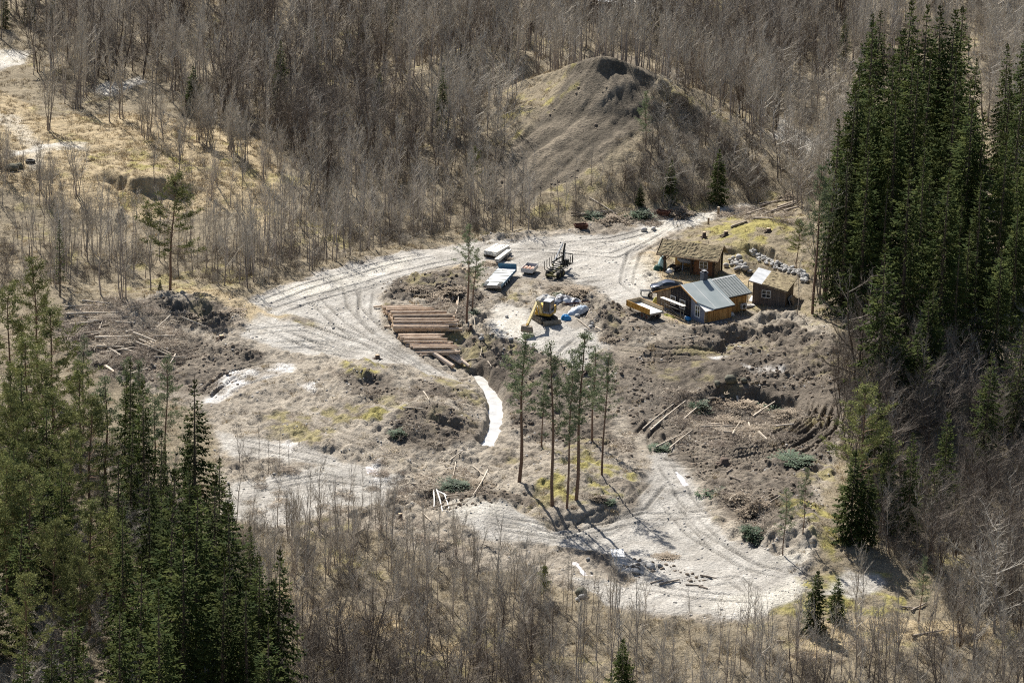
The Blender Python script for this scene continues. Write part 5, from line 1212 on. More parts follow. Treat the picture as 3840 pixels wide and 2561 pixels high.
# ------------------------------------------------------------------ flatbed trailer
p = at(1876, 1037, .95); ft = empty('flatbed_trailer', (p[0], p[1], p[2]), R(76)); ft.rotation_euler[0] = R(-4); ft.scale = (1.12, 1.1, 1.0); tag(ft, 'long flatbed trailer with pale deck, blue headboard and rear ramps', 'trailer')
L2 = 4.0
m = MB(); m.box((-L2, -1.22, .8), (L2 - .1, 1.22, .95), 0); dk = m.build('deck', DECKW, ft)
m = MB()
for x in (-2.6, -1.5, 0.3, 1.5, 2.3): m.box((x, -1.2, .952), (x + .15, 1.2, 1.0), 0)
m.build('cross_bars', DSTEEL, dk)
m = MB(); m.box((L2 - .098, -1.25, .75), (L2 - .02, 1.25, 1.65), 0); m.build('headboard', BLUEP, ft)
m = MB(); m.box((-L2, -1.27, .55), (L2 - .1, -1.222, .94), 0); m.box((-L2, 1.222, .55), (L2 - .1, 1.27, .94), 0); m.build('side_rail', BLUEP, ft)
m = MB(); m.box((-L2 - .06, -1.25, .5), (-L2 - .003, 1.25, .93), 0); m.build('tail_board', STEEL, ft)
for y in (-.95, .95):
    m = MB(); m.box((-L2 + .05, y - .24, .953), (-L2 + 1.15, y + .24, 1.03), 0)
    m.build('ramp', DSTEEL, ft); m = MB(); m.box((-L2 - .09, y - .12, .58), (-L2 - .062, y + .12, .72), 0); m.build('tail_light', RUST, ft)
m = MB(); m.box((-3.4, -.5, .45), (3.6, -.38, .798), 0); m.box((-3.4, .38, .45), (3.6, .5, .798), 0); m.bar((3.6, -.4, .6), (5.2, 0, .5), .12, .12, 0); m.bar((3.6, .4, .6), (5.2, 0, .5), .12, .12, 0); m.build('chassis', DSTEEL, ft)
for x in (-1.6, -.6, .4):
    for y in (-1.05, 1.05): wheel(ft, x, y, .38, .28, RUBBER, FRAMEW)
m = MB(); m.cyl((2.9, -.2, 1.0), (2.9, .5, 1.0), .1, 8); m.build('winch', STEEL, ft)
# ------------------------------------------------------------------ small white trailer with clay pipes
p = at(1986, 999, 1.0); TT = R(74); tr = empty('small_trailer', p, TT); tag(tr, 'small dirty white box trailer loaded with clay pipes', 'trailer')
m = MB(); m.box((-1.45, -.85, .48), (1.45, .85, .55), 0); m.build('floor', WHITEB, tr)
for y in (-.89, .852):
    m = MB(); m.box((-1.45, y, .45), (1.45, y + .038, 1.05), 0); m.build('side_panel', WHITEB, tr)
m = MB(); m.box((-1.49, -.89, .45), (-1.452, .89, 1.05), 0); m.build('tail_panel', WHITEB, tr)
m = MB(); m.box((1.452, -.89, .45), (1.49, .89, 1.08), 0); m.build('front_panel', mat('grey_panel', (.28,.29,.33), .6, var=.1), tr)
m = MB(); m.bar((1.4, -.4, .42), (2.6, 0, .42), .07, .07, 0); m.bar((1.4, .4, .42), (2.6, 0, .42), .07, .07, 0); m.box((-1.2, -.7, .35), (1.3, .7, .445), 0); m.build('drawbar', DSTEEL, tr)
for y in (-.72, .72): wheel(tr, -.1, y, .3, .2, RUBBER, STEEL)
c_, s_ = math.cos(TT), math.sin(TT)
for k, y in enumerate((.5, 0, -.5)):
    m = MB(); o_ = [(.22 * math.cos(a), .22 * math.sin(a)) for a in np.linspace(0, 6.283, 15)[:-1]]; vs = []
    for x in (-.75, .75):
        vs += [(x, a, b) for a, b in o_] + [(x, a * .8, b * .8) for a, b in o_]
    n = 14; fs = []
    for j in range(n):
        k2 = (j + 1) % n
        fs += [(j, k2, 2 * n + k2, 2 * n + j), (n + k2, n + j, 3 * n + j, 3 * n + k2), (k2, j, n + j, n + k2), (2 * n + j, 2 * n + k2, 3 * n + k2, 3 * n + j)]
    m.add(vs, fs); o = m.build('clay_pipe', CLAY, None, True, (p[0] + (-.5) * c_ - y * s_, p[1] + (-.5) * s_ + y * c_, p[2] + .775), TT); tag(o, ['leftmost clay pipe in the small white trailer', 'middle clay pipe in the small white trailer', 'rightmost clay pipe in the small white trailer'][k], 'pipe', 'clay pipes in the trailer')
# ------------------------------------------------------------------ timber trailer with crane
p = at(2076, 1042); FT = R(68); fw = empty('timber_trailer', (p[0], p[1], HZ(p[0], p[1])), FT); tag(fw, 'dark timber trailer with rows of bent stakes and a folded crane', 'trailer')
m = MB(); m.box((-.9, -.18, .75), (5.0, .18, 1.05), 0); m.bar((4.9, 0, .9), (6.4, 0, .6), .2, .2, 0); m.build('frame', OLIVE, fw)
for k in range(6):
    x = -.6 + k * .95
    m = MB(); m.bar((x, -.95, 1.12), (x, .95, 1.12), .12, .13, 0)
    for s in (-1, 1): m.tube([(x, s * .95, 1.12), (x, s * 1.2, 1.25), (x, s * 1.28, 1.55), (x, s * 1.28, 2.55)], [.06, .06, .055, .05], 6, 0, True)
    m.build('stake_bunk', DSTEEL, fw)
for x in (-.1, 1.15):
    for y in (-.85, .85): wheel(fw, x, y, .55, .5, RUBBER, OLIVE)
m = MB(); m.box((4.55, -1.1, 1.05), (4.65, 1.1, 1.2), 0); m.box((4.55, -1.1, 2.5), (4.65, 1.1, 2.62), 0)
for k in range(7): m.box((4.57, -1.05 + k * .34, 1.2), (4.63, -.99 + k * .34, 2.5), 0)
m.build('headboard', DSTEEL, fw)
m = MB(); m.cyl((3.6, 0, 1.0), (3.6, 0, 2.6), .2, 10); m.box((3.3, -.35, .95), (3.9, .35, 1.35), 0); m.box((3.1, -.9, 1.2), (3.7, -.4, 2.0), 0); cp = m.build('crane_pillar', DSTEEL, fw)
m = MB(); m.bar((3.6, 0, 2.55), (1.2, .75, 2.0), .2, .24, 0); m.bar((3.6, .05, 2.6), (3.9, -.1, 4.3), .2, .26, 0); m.bar((3.9, .25, 4.25), (1.4, .7, 1.7), .15, .18, 1); m.cyl((3.55, -.15, 2.0), (3.75, -.2, 3.4), .07, 6, 1); m.build('crane_boom', [DSTEEL, METR], fw)
m = MB(); m.tube([(1.3, .7, 1.7), (1.0, .5, 1.45), (.8, .6, 1.2)], [.12, .1, .04], 6, 0, True); m.tube([(1.3, .7, 1.7), (1.6, .9, 1.45), (1.75, .8, 1.2)], [.12, .1, .04], 6, 0, True); m.build('grapple', OLIVE, fw)
m = MB(); m.box((-1.2, -.8, .55), (-.95, .8, .75), 0); m.build('bumper', OLIVE, fw)
# ------------------------------------------------------------------ excavator
p = at(2041, 1203); ex = empty('excavator', (p[0], p[1], HZ(p[0], p[1])), R(-62), 1.15); tag(ex, 'yellow tracked excavator with grey cab, dozer blade and lowered bucket', 'excavator')
def stad(L, r, n=8): return [(L / 2 + r * math.cos(a), r + r * math.sin(a)) for a in np.linspace(-1.57, 1.57, n)] + [(-L / 2 + r * math.cos(a), r + r * math.sin(a)) for a in np.linspace(1.57, 4.71, n)]
for s in (-1, 1):
    m = MB(); m.prism(stad(2.1, .36), 1, s * .95 - .22, s * .95 + .22, 0)
    for k in range(15): x = -1.2 + k * .17; m.box((x, s * .95 - .23, .715), (x + .06, s * .95 + .23, .75), 0)
    t_ = m.build('track', mat('muddy_track', (.085,.07,.055), .9, col2=(.16,.135,.105), scale=3), ex)
    m = MB()
    for k in range(5):
        for yy in (-.235, .2): m.cyl((-.9 + k * .45, s * .95 + yy, .34), (-.9 + k * .45, s * .95 + yy + .035, .34), .15, 10)
    m.build('rollers', MUDC, t_)
m = MB(); m.box((-.9, -.72, .35), (.9, .72, .72), 0); m.cyl((0, 0, .72), (0, 0, .86), .55, 16); m.build('undercarriage', DSTEEL, ex)
m = MB(); m.prism([(1.95, .02), (2.05, .02), (2.12, .35), (2.03, .62), (1.93, .62), (2.0, .35)], 1, -1.18, 1.18, 0); m.bar((.8, -.5, .45), (1.98, -.5, .32), .12, .16, 0); m.bar((.8, .5, .45), (1.98, .5, .32), .12, .16, 0); m.build('dozer_blade', MUDC, ex)
HA = R(-112 + 62); CS, SN = math.cos(HA), math.sin(HA)
def ho(x, y, z): return (x * CS - y * SN, x * SN + y * CS, z)
def hbox(m, lo, hi, mi=0):
    k = MB(); k.box(lo, hi); m.add([ho(*v) for v in k.v], k.f, mi)
m = MB(); hbox(m, (-1.25, -1.0, .88), (.75, 1.0, 1.25)); hbox(m, (-1.35, -.98, 1.25), (-.2, .98, 1.85)); hbox(m, (-.2, -.98, 1.25), (.55, -.3, 1.75)); m.build('upper_body', YEL, ex)
m = MB(); hbox(m, (-1.55, -.95, .95), (-1.352, .95, 1.7)); m.build('counterweight', DSTEEL, ex)
m = MB()
for x in (-.45, .82):
    for y in (.12, .98): hbox(m, (x, y, 1.26), (x + .09, y + .09, 2.72))
hbox(m, (-.47, .11, 2.72), (.95, 1.08, 2.80)); hbox(m, (-.45, .12, 1.255), (.91, 1.07, 1.5)); cb = m.build('cab', mat('grey_cab', (.20,.20,.22), .5, var=.15), ex)
m = MB(); hbox(m, (-.42, .13, 2.803), (.9, 1.06, 2.83)); m.build('cab_roof', METR, cb)
m = MB(); hbox(m, (.86, .22, 1.5), (.88, .97, 2.7)); hbox(m, (-.35, .15, 1.5), (.81, .17, 2.7)); hbox(m, (-.35, 1.02, 1.5), (.81, 1.04, 2.7)); m.build('cab_glass', GLASS, cb)
def hbar(m, a, b, w_, h_, mi=0): m.bar(ho(*a), ho(*b), w_, h_, mi)
m = MB(); hbar(m, (.7, -.1, 1.25), (1.55, -.1, 2.55), .3, .42); hbar(m, (1.5, -.1, 2.5), (2.5, -.1, 2.98), .28, .36); m.build('boom', YELP, ex)
m = MB(); m.cyl(ho(.9, -.35, 1.0), ho(1.75, -.3, 2.3), .07, 8); m.cyl(ho(1.5, -.1, 2.85), ho(2.6, -.1, 3.3), .07, 8); m.build('hydraulic_ram', STEEL, ex)
m = MB(); hbar(m, (2.25, -.1, 3.12), (5.15, -.1, 1.05), .26, .34); m.build('arm', YELP, ex)
m = MB(); hbar(m, (4.75, -.1, 1.45), (5.45, -.1, .95), .16, .12); hbar(m, (5.15, -.1, 1.05), (5.4, -.1, .8), .3, .22); m.build('bucket_link', YEL, ex)
m = MB(); pr = [(5.3, .95), (5.62, .85), (5.75, .45), (5.62, .08), (5.2, -.05), (4.85, .1)]; pi_ = [(5.3, .87), (5.55, .79), (5.66, .45), (5.55, .14), (5.2, .03), (4.87, .16)]
vs = [ho(x, y, z) for y in (-.75, .55) for x, z in pr] + [ho(x, y, z) for y in (-.70, .50) for x, z in pi_]; n = 6
fs = [(i, i + 1, n + i + 1, n + i) for i in range(5)] + [(2 * n + i + 1, 2 * n + i, 3 * n + i, 3 * n + i + 1) for i in range(5)] + [tuple(range(6)), tuple(range(6, 12))[::-1], tuple(range(12, 18))[::-1], tuple(range(18, 24))]
m.add(vs, fs); m.build('bucket', MUDC, ex)
# ------------------------------------------------------------------ plank stacks
def planks(a, b, cols, rows, wd, th, label, grp, gap=.06, lift=.25):
    A, B = at(*a), at(*b); d = B - A; d[2] = 0; L = np.linalg.norm(d); d /= L; n_ = np.array([-d[1], d[0], 0]); z0 = max(HZ(A[0], A[1]), HZ(B[0], B[1])) + lift; rz = math.atan2(d[1], d[0])
    for j in range(rows):
        for i in range(cols):
            m = MB(); e0, e1 = U(-.15, .15), U(-.25, .25); m.box((e0, -wd / 2, 0), (L + e1, wd / 2, th), 0)
            c = A + n_ * ((i - cols / 2) * (wd + gap)); o = m.build('plank', FRESH, None, False, (c[0], c[1], z0 + j * (th + .012)), rz + U(-.03, .03)); tag(o, label, 'plank', grp)
    for t in (.12, .5, .88):
        c = A + d * L * t; m = MB(); w_ = cols * (wd + gap); m.box((-.08, -w_ / 2 - .1, -.5), (.08, w_ / 2 - .1, lift - .006), 0); o = m.build('bearer', TIMB, None, False, (c[0], c[1], z0 - lift), rz); tag(o, 'dark timber bearer under the ' + grp.replace('planks in the ', '') + ' of pale planks', 'bearer', 'bearers under ' + grp)
random.seed(8)
planks((1830,968), (1880,940), 4, 4, .45, .14, 'pale new plank in the wide stack behind the lone pine', 'planks in the wide stack', .07, .45)
planks((1858,990), (1905,953), 2, 3, .3, .16, 'pale new plank in the narrow stack behind the blue headboard', 'planks in the narrow stack', .01, .3)
# ------------------------------------------------------------------ log stacks
random.seed(21); NL = 0
def zl(x, y): return (1350 + x / 3.918, 1080 + y / 3.918)
def clear(A, B, r):
    t = np.linspace(.04, .96, 12)[:, None]; q = A + (B - A) * t; e = float(np.max(HZ(q[:, 0], q[:, 1]) - q[:, 2])); return np.array([0, 0, max(0., e) * .85 + r])
def log(a, b, r0, r1, label, grp, name='log', bark=None):
    o = beam_obj(name, a, b, r0, r1, [bark or LOGB, LOGE], None, 9, 3, .012); return tag(o, label, 'log', grp)
for nm, l0, l1, rgt, hgt, n_, rr, lab, grp in [
  ('far', (310,330), (430,490), 690, 1.5, 10, .24, 'brown log in the far part of the roadside log stack', 'logs in the far part of the stack'),
  ('middle', (440,560), (500,690), 930, 2.0, 7, .34, 'long thick brown log in the middle part of the log stack', 'logs in the middle part of the stack'),
  ('near', (540,740), (790,930), 640, 1.4, 12, .22, 'thin brown log in the near part of the log stack', 'logs in the near part of the stack')]:
    A, B = at(*zl(*l0)), at(*zl(*l1)); D = at(*zl(l0[0] + rgt, l0[1] - 20)) - A; L = np.linalg.norm(D[:2]); ax = np.array([math.cos(.16), math.sin(.16), 0.])
    row = B - A; layers = int(hgt / (rr * 1.62))
    for k in range(layers):
        nn = n_ - (k // 2)
        for i in range(nn):
            if k == layers - 1 and random.random() < .28: continue
            t = (i + .5 + .5 * (k % 2)) / (n_ + .2); c = A + row * t; zb = HZ(c[0] + ax[0] * 3, c[1] + ax[1] * 3)
            r = rr * U(.62, 1.22); z = zb + rr + k * rr * 1.62 * (1 - .25 * abs(t - .45)) + U(-.1, .16) * (1 if k == layers - 1 else .3); th = U(-.035, .035)
            l_ = L * U(.8, 1.06); dd = np.array([math.cos(.16 + th), math.sin(.16 + th), U(-.006, .006)]); s0 = c + ax * U(-.25, .35); s0[2] = z
            log(s0, s0 + dd * l_, r, r * U(.6, .8), lab, grp); NL += 1
for k, (a, b, r) in enumerate([((205,295),(310,290),.16),((360,590),(450,600),.18),((1430,170),(1400,410),.1)]):
    A, B = at(*zl(*a)), at(*zl(*b)); log(A + [0, 0, r], B + [0, 0, r + (.1 if k < 2 else .2)], r, r * .9, ['log end sticking out left of the far log stack', 'bearer log poking out under the middle log stack', 'pale pole lying up the bank right of the log stacks'][k], None)
for a, b, r, lab in [((925,890),(1365,1185),.34,'thickest of the loose logs lying beside the stream head'), ((1045,885),(1490,1155),.28,'second thick loose log lying beside the stream head'), ((1160,890),(1600,1190),.2,'thin loose log, third from the left, above the stream head'), ((1270,885),(1595,1165),.17,'thin loose log nearest the bank above the stream head')]:
    A, B = at(*zl(*a)), at(*zl(*b)); e = clear(A, B, r * .9); log(A + e, B + e, r * .9, r, lab, 'loose logs by the stream', 'log', LOGP)
A, B = at(*zl(870, 1000)), at(*zl(1010, 990)); log(A + [0, 0, .1], B + [0, 0, .1], .11, .1, 'short grey pole under the thickest loose log', None)
print('logs', NL)
# ------------------------------------------------------------------ boulders and stone banks
random.seed(31)
def z7(x, y): return (2700 + x / 6.53, 900 + y / 6.53)
for x, y, r in [(240,520,.38),(320,480,.45),(460,465,.55),(415,530,.42),(510,555,.4),(310,580,.42),(280,640,.4),(400,635,.55),(515,650,.42),(610,625,.4),(150,670,.55),(425,745,.55),(610,755,.7),(735,805,.42)]:
    boulder(*z7(x, y), r * 1.0, 'rounded grey boulder in the piled group at the right end of the barn', 'boulders piled beside the barn', sink=.1)
wall = [(760,310),(900,400),(1050,470),(1200,560),(1400,640),(1600,720),(1800,760),(2000,800),(2050,900),(2080,1020)]
for k in range(150):
    t = k / 150 * (len(wall) - 1.01); i = int(t); f = t - i; x = wall[i][0] + (wall[i + 1][0] - wall[i][0]) * f; y = wall[i][1] + (wall[i + 1][1] - wall[i][1]) * f
    boulder(*z7(x + U(-45, 45), y + U(-70, 90)), U(.2, .4) + (.15 if k > 134 else 0), 'grey stone in the long stone bank above the brown shed', 'stones of the bank above the shed', sink=.15)
for x, y, r, lab in [(2165,1188,.42,'round grey boulder between blue tarpaulin and mud bank'),(2215,1229,.4,'pale boulder, lower of two beside the loose planks'),(2221,1217,.34,'pale boulder, upper of two beside the loose planks'),(2383,2148,.62,'single white boulder at the edge of the lower gravel pad'),
  (2405,2152,.3,'small stone right of the white boulder'),(2205,2098,.28,'pale stone left of the white sheet on the lower pad'),(2440,2130,.6,'dark earthy stone right of the white boulder'),(2475,2125,.4,'upright grey stone on the lower pad edge'),(2740,1435,1.1,'large grey boulder in the dark mud below the cottage'),(2690,1445,.6,'grey rock left of the large boulder in the mud'),
  (1915,1275,.4,'stone on the bank below the excavator'),(1805,1275,.5,'grey stone half buried in the stream bank'),(2185,2240,.5,'dark stone in the group before the bare saplings'),(2165,2250,.35,'small stone in the group before the bare saplings'),(1900,1190,.3,'small stone at the bend of the bank, left of the excavator'),(2790,1432,.5,'grey lump of rock right of the large mud boulder'),(2415,868,.6,'grey stone in the heap by the road under the landslide'),(2450,862,.5,'pale stone in the heap by the road under the landslide')]:
    boulder(x, y, r, lab, None, ROCKD if 'mud' in lab and r > .45 else None)
boulder(45, 640, 1.1, 'dark mossy boulder left of the lying tyre, the larger', None, ROCKD); boulder(72, 632, .8, 'dark mossy boulder next to the lying tyre', None, ROCKD)
boulder(2180, 2232, .9, 'dark boulder at the front edge of the lower gravel pad', None, ROCKD)
ty = empty('tractor_tyre', at(114, 612), .3); tag(ty, 'large tractor tyre lying flat on the grass field', 'tyre'); o = wheel(ty, 0, 0, .78, .5, RUBBER, BLACKP, 'tread'); o.rotation_euler[0] = R(90); o.location[2] = .26
for c in o.children: bpy.data.objects.remove(c)
# ------------------------------------------------------------------ far hut, posts, stumps, scrap
p = at(2272, 55); rh = empty('red_hut', p, R(-6)); tag(rh, 'small dark red hut with a flat roof far behind, beside a pale road', 'hut')
m = MB(); m.box((-1.4, 0, -.4), (1.5, 2.5, 2.3), 0); m.build('wall', REDW, rh); m = MB(); m.box((-1.6, -.15, 2.302), (1.7, 2.7, 2.42), 0); m.build('roof', METR, rh)
m = MB(); m.prism([(-2.6, -.4), (-1.402, -.4), (-1.402, 2.2), (-2.0, 2.9), (-2.6, 3.0)], 1, .4, 2.4, 0); m.build('side_bay', WOODB, rh)
for x, y, h, r, lab in [(2693,812,1.5,.2,'thick wooden post at the roadside above the barn, the taller'),(2656,842,1.1,.16,'short wooden post at the roadside above the barn')]:
    q = at(x, y); m = MB(); m.tube([(0, 0, -.4), (0, 0, h)], [r, r * .95], 9, 0, True, 1); o = m.build('road_post', [WOODG, PALE], None, False, q); tag(o, lab, 'post')
def stump(x, y, r, h, lab):
    q = at(x, y); m = MB(); m.tube([(0, 0, -.3), (0, 0, .05), (.02, 0, h)], [r * 1.5, r * 1.05, r * .9], 9, 0, True, 0 if r > .45 else 1)
    for k in range(5): a = k * 1.26 + U(0, .6); m.tube([(0, 0, .15), (math.cos(a) * r * 2, math.sin(a) * r * 2, -.05), (math.cos(a) * r * 3, math.sin(a) * r * 3, -.25)], [r * .5, r * .35, r * .15], 5, 0)
    o = m.build('tree_stump', [BARKD, LOGE], None, True, q); tag(o, lab, 'stump')
for a in [(1415,1346,.35,.6,'red brown stump on the slope left of the loose logs'),(2252,196,.5,1.9,'tall broken stump on the top of the landslide hill'),(2640,890,.3,.8,'stump on the bank behind the turf barn, left one'),(2722,884,.35,.7,'stump on the bank behind the turf barn, right one'),(2882,868,.4,.5,'low stump on top of the mossy mound'),(2715,1740,.6,.8,'upturned root stump at the edge of the ruts'),(2205,1395,.5,.8,'grey stump on the bank under the knoll pines'),(1765,1235,.25,.7,'dead stump by the foot of the lone pine'),(1500,1950,.3,.9,'pale stump among the saplings left of the gravel mound'),(830,1270,.4,.5,'dark stump in the left mud clearing')]: stump(*a)
for x, y, rz, lab in [(2178,858,.3,'rusty red iron skip at the edge of the yard under the landslide'),(2488,808,-.4,'rusty red scrap frame in the brush beside the road')]:
    q = empty('iron_skip', at(x, y), rz); tag(q, lab, 'skip')
    m = MB(); m.add([(-.8,-.45,0),(.8,-.45,0),(.8,.45,0),(-.8,.45,0),(-1.05,-.55,.75),(1.05,-.55,.75),(1.05,.55,.75),(-1.05,.55,.75),(-.95,-.47,.74),(.95,-.47,.74),(.95,.47,.74),(-.95,.47,.74),(-.75,-.4,.1),(.75,-.4,.1),(.75,.4,.1),(-.75,.4,.1)],[(3,2,1,0),(0,1,5,4),(1,2,6,5),(2,3,7,6),(3,0,4,7),(4,5,9,8),(5,6,10,9),(6,7,11,10),(7,4,8,11),(9,8,12,13)[::-1],(10,9,13,14)[::-1],(11,10,14,15)[::-1],(8,11,15,12)[::-1],(12,13,14,15)]); m.build('tub', RUST, q)
    m = MB(); m.bar((-1.0, .7, .1), (1.1, .9, .9), .08, .08, 0); m.bar((-.6, -.8, 0), (.9, -.9, .5), .07, .07, 0); m.build('loose_bars', RUST, q)
# tarpaulins and yard heaps
def z8(x, y): return (1900 + x / 5.878, 1060 + y / 5.878)
for rx, ry, h, mt, pos, rz, s, lab in [(1.75,1.3,1.0,TARPW,(1230,440),.1,71,'crumpled white tarpaulin over a pile behind the excavator'),(1.1,1.0,.85,TARPW,(1490,470),.3,72,'white tarpaulin heap, right of the crumpled one'),(2.3,.75,.8,TARPG,(1560,640),.95,73,'grey blue plastic sheet over a long roll near the planks'),(.75,.6,.7,TARPB,(1310,810),.3,74,'bright blue tarpaulin end of the long covered roll'),(1.5,1.1,.7,STONEG,(880,400),0,75,'small grey rubble heap left of the white tarpaulin')]:
    o = heap_mesh(rx, ry, h, s, .45, 1.7).build('tarpaulin' if mt is not STONEG else 'rubble_heap', mt, None, mt is not STONEG, at(*z8(*pos)), rz); tag(o, lab, 'tarpaulin' if mt is not STONEG else 'heap')
for a, b, mt, lab in [((1540,800),(1830,1030),PALE,'long pale plank sloping down the mud bank by the boulders'),((1700,1050),(2150,1050),PALE,'pale plank lying level below the two boulders, upper one'),((1740,1095),(2110,1080),PALE,'pale plank lying level below the two boulders, lower one'),((1220,495),(1600,455),RUST,'reddish plank in front of the white tarpaulin'),((1650,440),(1840,430),RUST,'red pipe at the right end of the tarpaulin heap'),((1840,590),(1750,790),GREYW,'dark pole leaning on the mud bank'),((1960,990),(2100,1060),PALE,'short pale plank crossing the level planks'),((1030,480),(1000,640),GREYW,'thin pole leaning right of the excavator cab')]:
    A, B = at(*z8(*a)), at(*z8(*b)); o = beam_obj('plank', A + [0, 0, .12], B + [0, 0, .12], .1, .09, [mt], k=4); tag(o, lab, 'plank')
m = MB(); m.box((-.8, -.9, 0), (.8, .9, .06), 0)
for k in range(3): m.box((-.8, -.85 + k * .8, -.12), (.8, -.75 + k * .8, -.002), 0)
o = m.build('white_pallet', FRAMEW, None, False, at(2316, 2082) + np.array([0, 0, .3]), .12); o.rotation_euler[0] = R(12); tag(o, 'white flat pallet lying at the edge of the tree shadow on the lower pad', 'pallet')
# fence on the right
A, B = at(3665, 1452), at(3835, 1530); fc = empty('wooden_fence', A); tag(fc, 'dark wooden post and rail fence in the shade at the right border', 'fence'); d = (B - A)
for k in range(9):
    q = A + d * k / 8; z = HZ(q[0], q[1]) - A[2]; m = MB(); m.cyl((q[0] - A[0], q[1] - A[1], z - .3), (q[0] - A[0], q[1] - A[1], z + 1.2), .07, 6); m.build('post', TIMB, fc)
for hz in (.5, 1.0):
    m = MB()
    for k in range(8):
        q, r = A + d * k / 8, A + d * (k + 1) / 8; m.bar((q[0] - A[0], q[1] - A[1], HZ(q[0], q[1]) - A[2] + hz), (r[0] - A[0], r[1] - A[1], HZ(r[0], r[1]) - A[2] + hz), .04, .1, 0)
    m.build('rail', TIMB, fc)
# ------------------------------------------------------------------ water
def sheet(name, poly_px, mt, dz=.05, world=None, z=None):
    W_ = world if world is not None else [at(*p)[:2] for p in poly_px]; zz = z if z is not None else min(float(HZ(x, y)) for x, y in W_) + dz
    m = MB(); m.prism([(x, y) for x, y in W_], 2, zz - .12, zz, 0); o = m.build(name, mt); o['kind'] = 'structure'; return o
ch = np.array(CHANNEL); dense = []
for i in range(len(ch) - 1):
    for t in np.arange(0, 1, .25): dense.append(ch[i] * (1 - t) + ch[i + 1] * t)
dense.append(ch[-1]); dense = np.array(dense); tn = np.gradient(dense, axis=0); tn /= np.linalg.norm(tn, axis=1)[:, None]; nn_ = np.stack([-tn[:, 1], tn[:, 0]], 1)
Lft = dense + nn_ * 1.6; Rgt = dense - nn_ * 1.6
m = MB(); n = len(dense); m.add([(*q, WATER_Z) for q in Lft] + [(*q, WATER_Z) for q in Rgt], [(n + i, n + i + 1, i + 1, i) for i in range(n - 1)]); o = m.build('stream_water', WATER); o['kind'] = 'structure'
for pts in ([(2525,1762),(2545,1765),(2578,1815),(2562,1822)],[(2145,2108),(2165,2110),(2215,2150),(2185,2158)],[(1372,1742),(1392,1740),(1412,1775),(1382,1778)]):
    W_ = [at(*p)[:2] for p in pts]; c = np.mean(W_, 0); z = float(np.mean([HZ(*q) for q in W_])); s = win(W_, 4.5)
    dq = poly_sd(X[s], Y[s], W_) + .9 * fbm(X[s], Y[s], 2.2, 3, 55); k = sst(-.3, .4, dq); Z[s] = Z[s] * (1 - k) + np.minimum(Z[s], z - .14) * k; kr = sst(-3.2, -2.2, dq) * (1 - sst(-.5, -.2, dq)); Z[s] += kr * np.maximum(0, z + .03 - Z[s])
    sheet('puddle_water', None, PUDD, 0, [c + (np.array(q) - c) * 1.35 for q in W_], z - .05)
# ------------------------------------------------------------------ felled trunks and poles
random.seed(77)
def za(x, y): return (x / 1.8234, 860 + y / 1.8234)
def zb(x, y): return (2560 + x / 1.8234, 860 + y / 1.8234)
def zc(x, y): return (1280 + x / 1.821, 1700 + y / 1.821)
def zd(x, y): return (2560 + x / 1.821, 1700 + y / 1.821)
def ze(x, y): return (2560 + x / 1.8234, y / 1.8234)
def zf(x, y): return (1280 + x / 1.8234, 860 + y / 1.8234)
def fallen(z_, segs, mt, lab, grp, r=.11):
    for (a, b) in segs:
        A, B = at(*z_(*a)), at(*z_(*b)); rr = r * U(.7, 1.3)
        e = clear(A, B, rr * .8); o = beam_obj('fallen_log', A + e, B + e, rr, rr * .6, [mt], None, 6, 4, .03); tag(o, lab, 'fallen log', grp)
fallen(za, [((450,590),(810,580)),((790,650),(910,655)),((470,730),(740,700)),((560,745),(720,705)),((830,830),(1050,880)),((950,790),(1170,890)),((1050,890),(1270,890)),((1200,870),(1165,930)),((720,950),(780,990)),((680,690),(700,640)),((930,800),(1160,890)),((660,825),(850,830)),
  ((690,855),(920,815)),((880,1000),(1010,960)),((480,810),(620,815)),((600,640),(820,640)),((520,600),(700,620)),((860,720),(940,700)),((910,720),(1070,780)),((440,540),(640,530)),((560,500),(760,520)),((1010,740),(1200,730)),((770,890),(830,850)),((480,670),(640,655)),((650,770),(900,760)),((700,800),(830,880))], PALE, 'bleached felled trunk lying among the branches in the left clearing', 'felled trunks of the left clearing', .16)
fallen(za, [((1165,600),(1070,685)),((1245,620),(1410,685))], PALE, 'pale pole leaning on the dark bank of the left clearing', 'poles on the dark bank', .12)
fallen(zb, [((170,1340),(410,1325)),((120,1360),(410,1355)),((0,1310),(150,1180)),((340,1420),(390,1340)),((480,1290),(630,1190)),((370,1150),(410,1260)),((520,1410),(575,1460)),((280,1400),(360,1405)),((170,1165),(290,1155)),((640,1360),(760,1345)),((450,1340),(460,1440)),((-90,1520),(60,1400)),((-220,1380),(20,1180)),((0,760),(110,740))], PALE, 'pale trunk lying in the branch filled mud pit', 'trunks in the mud pit', .15)
fallen(zc, [((715,300),(830,285)),((1000,120),(900,290)),((780,70),(760,170)),((660,65),(780,95)),((90,560),(170,510)),((960,630),(1050,660)),((550,415),(610,470)),((520,150),(640,200)),((470,210),(620,230)),((900,90),(970,150)),((680,370),(850,330)),((740,60),(830,-10)),((430,180),(560,170))], PALE, 'pale stick or trunk on the slope in front of the knoll pines', 'trunks left of the knoll', .09)
fallen(zc, [((650,250),(690,400)),((700,285),(735,390)),((630,255),(632,380)),((660,270),(720,300))], FRAMEW, 'white barkless root limb sticking down the slope left of the knoll', 'white root limbs', .1)
fallen(zd, [((90,140),(160,180)),((120,840),(230,860)),((110,910),(170,925)),((590,345),(660,300)),((-220,890),(-130,865)),((-160,900),(-20,870)),((-515,840),(-510,870)),((300,140),(340,110)),((20,900),(140,905)),((420,420),(440,380)),((320,170),(410,200))], GREYW, 'grey log lying at the edge of the lower gravel pad', 'logs by the lower pad', .12)
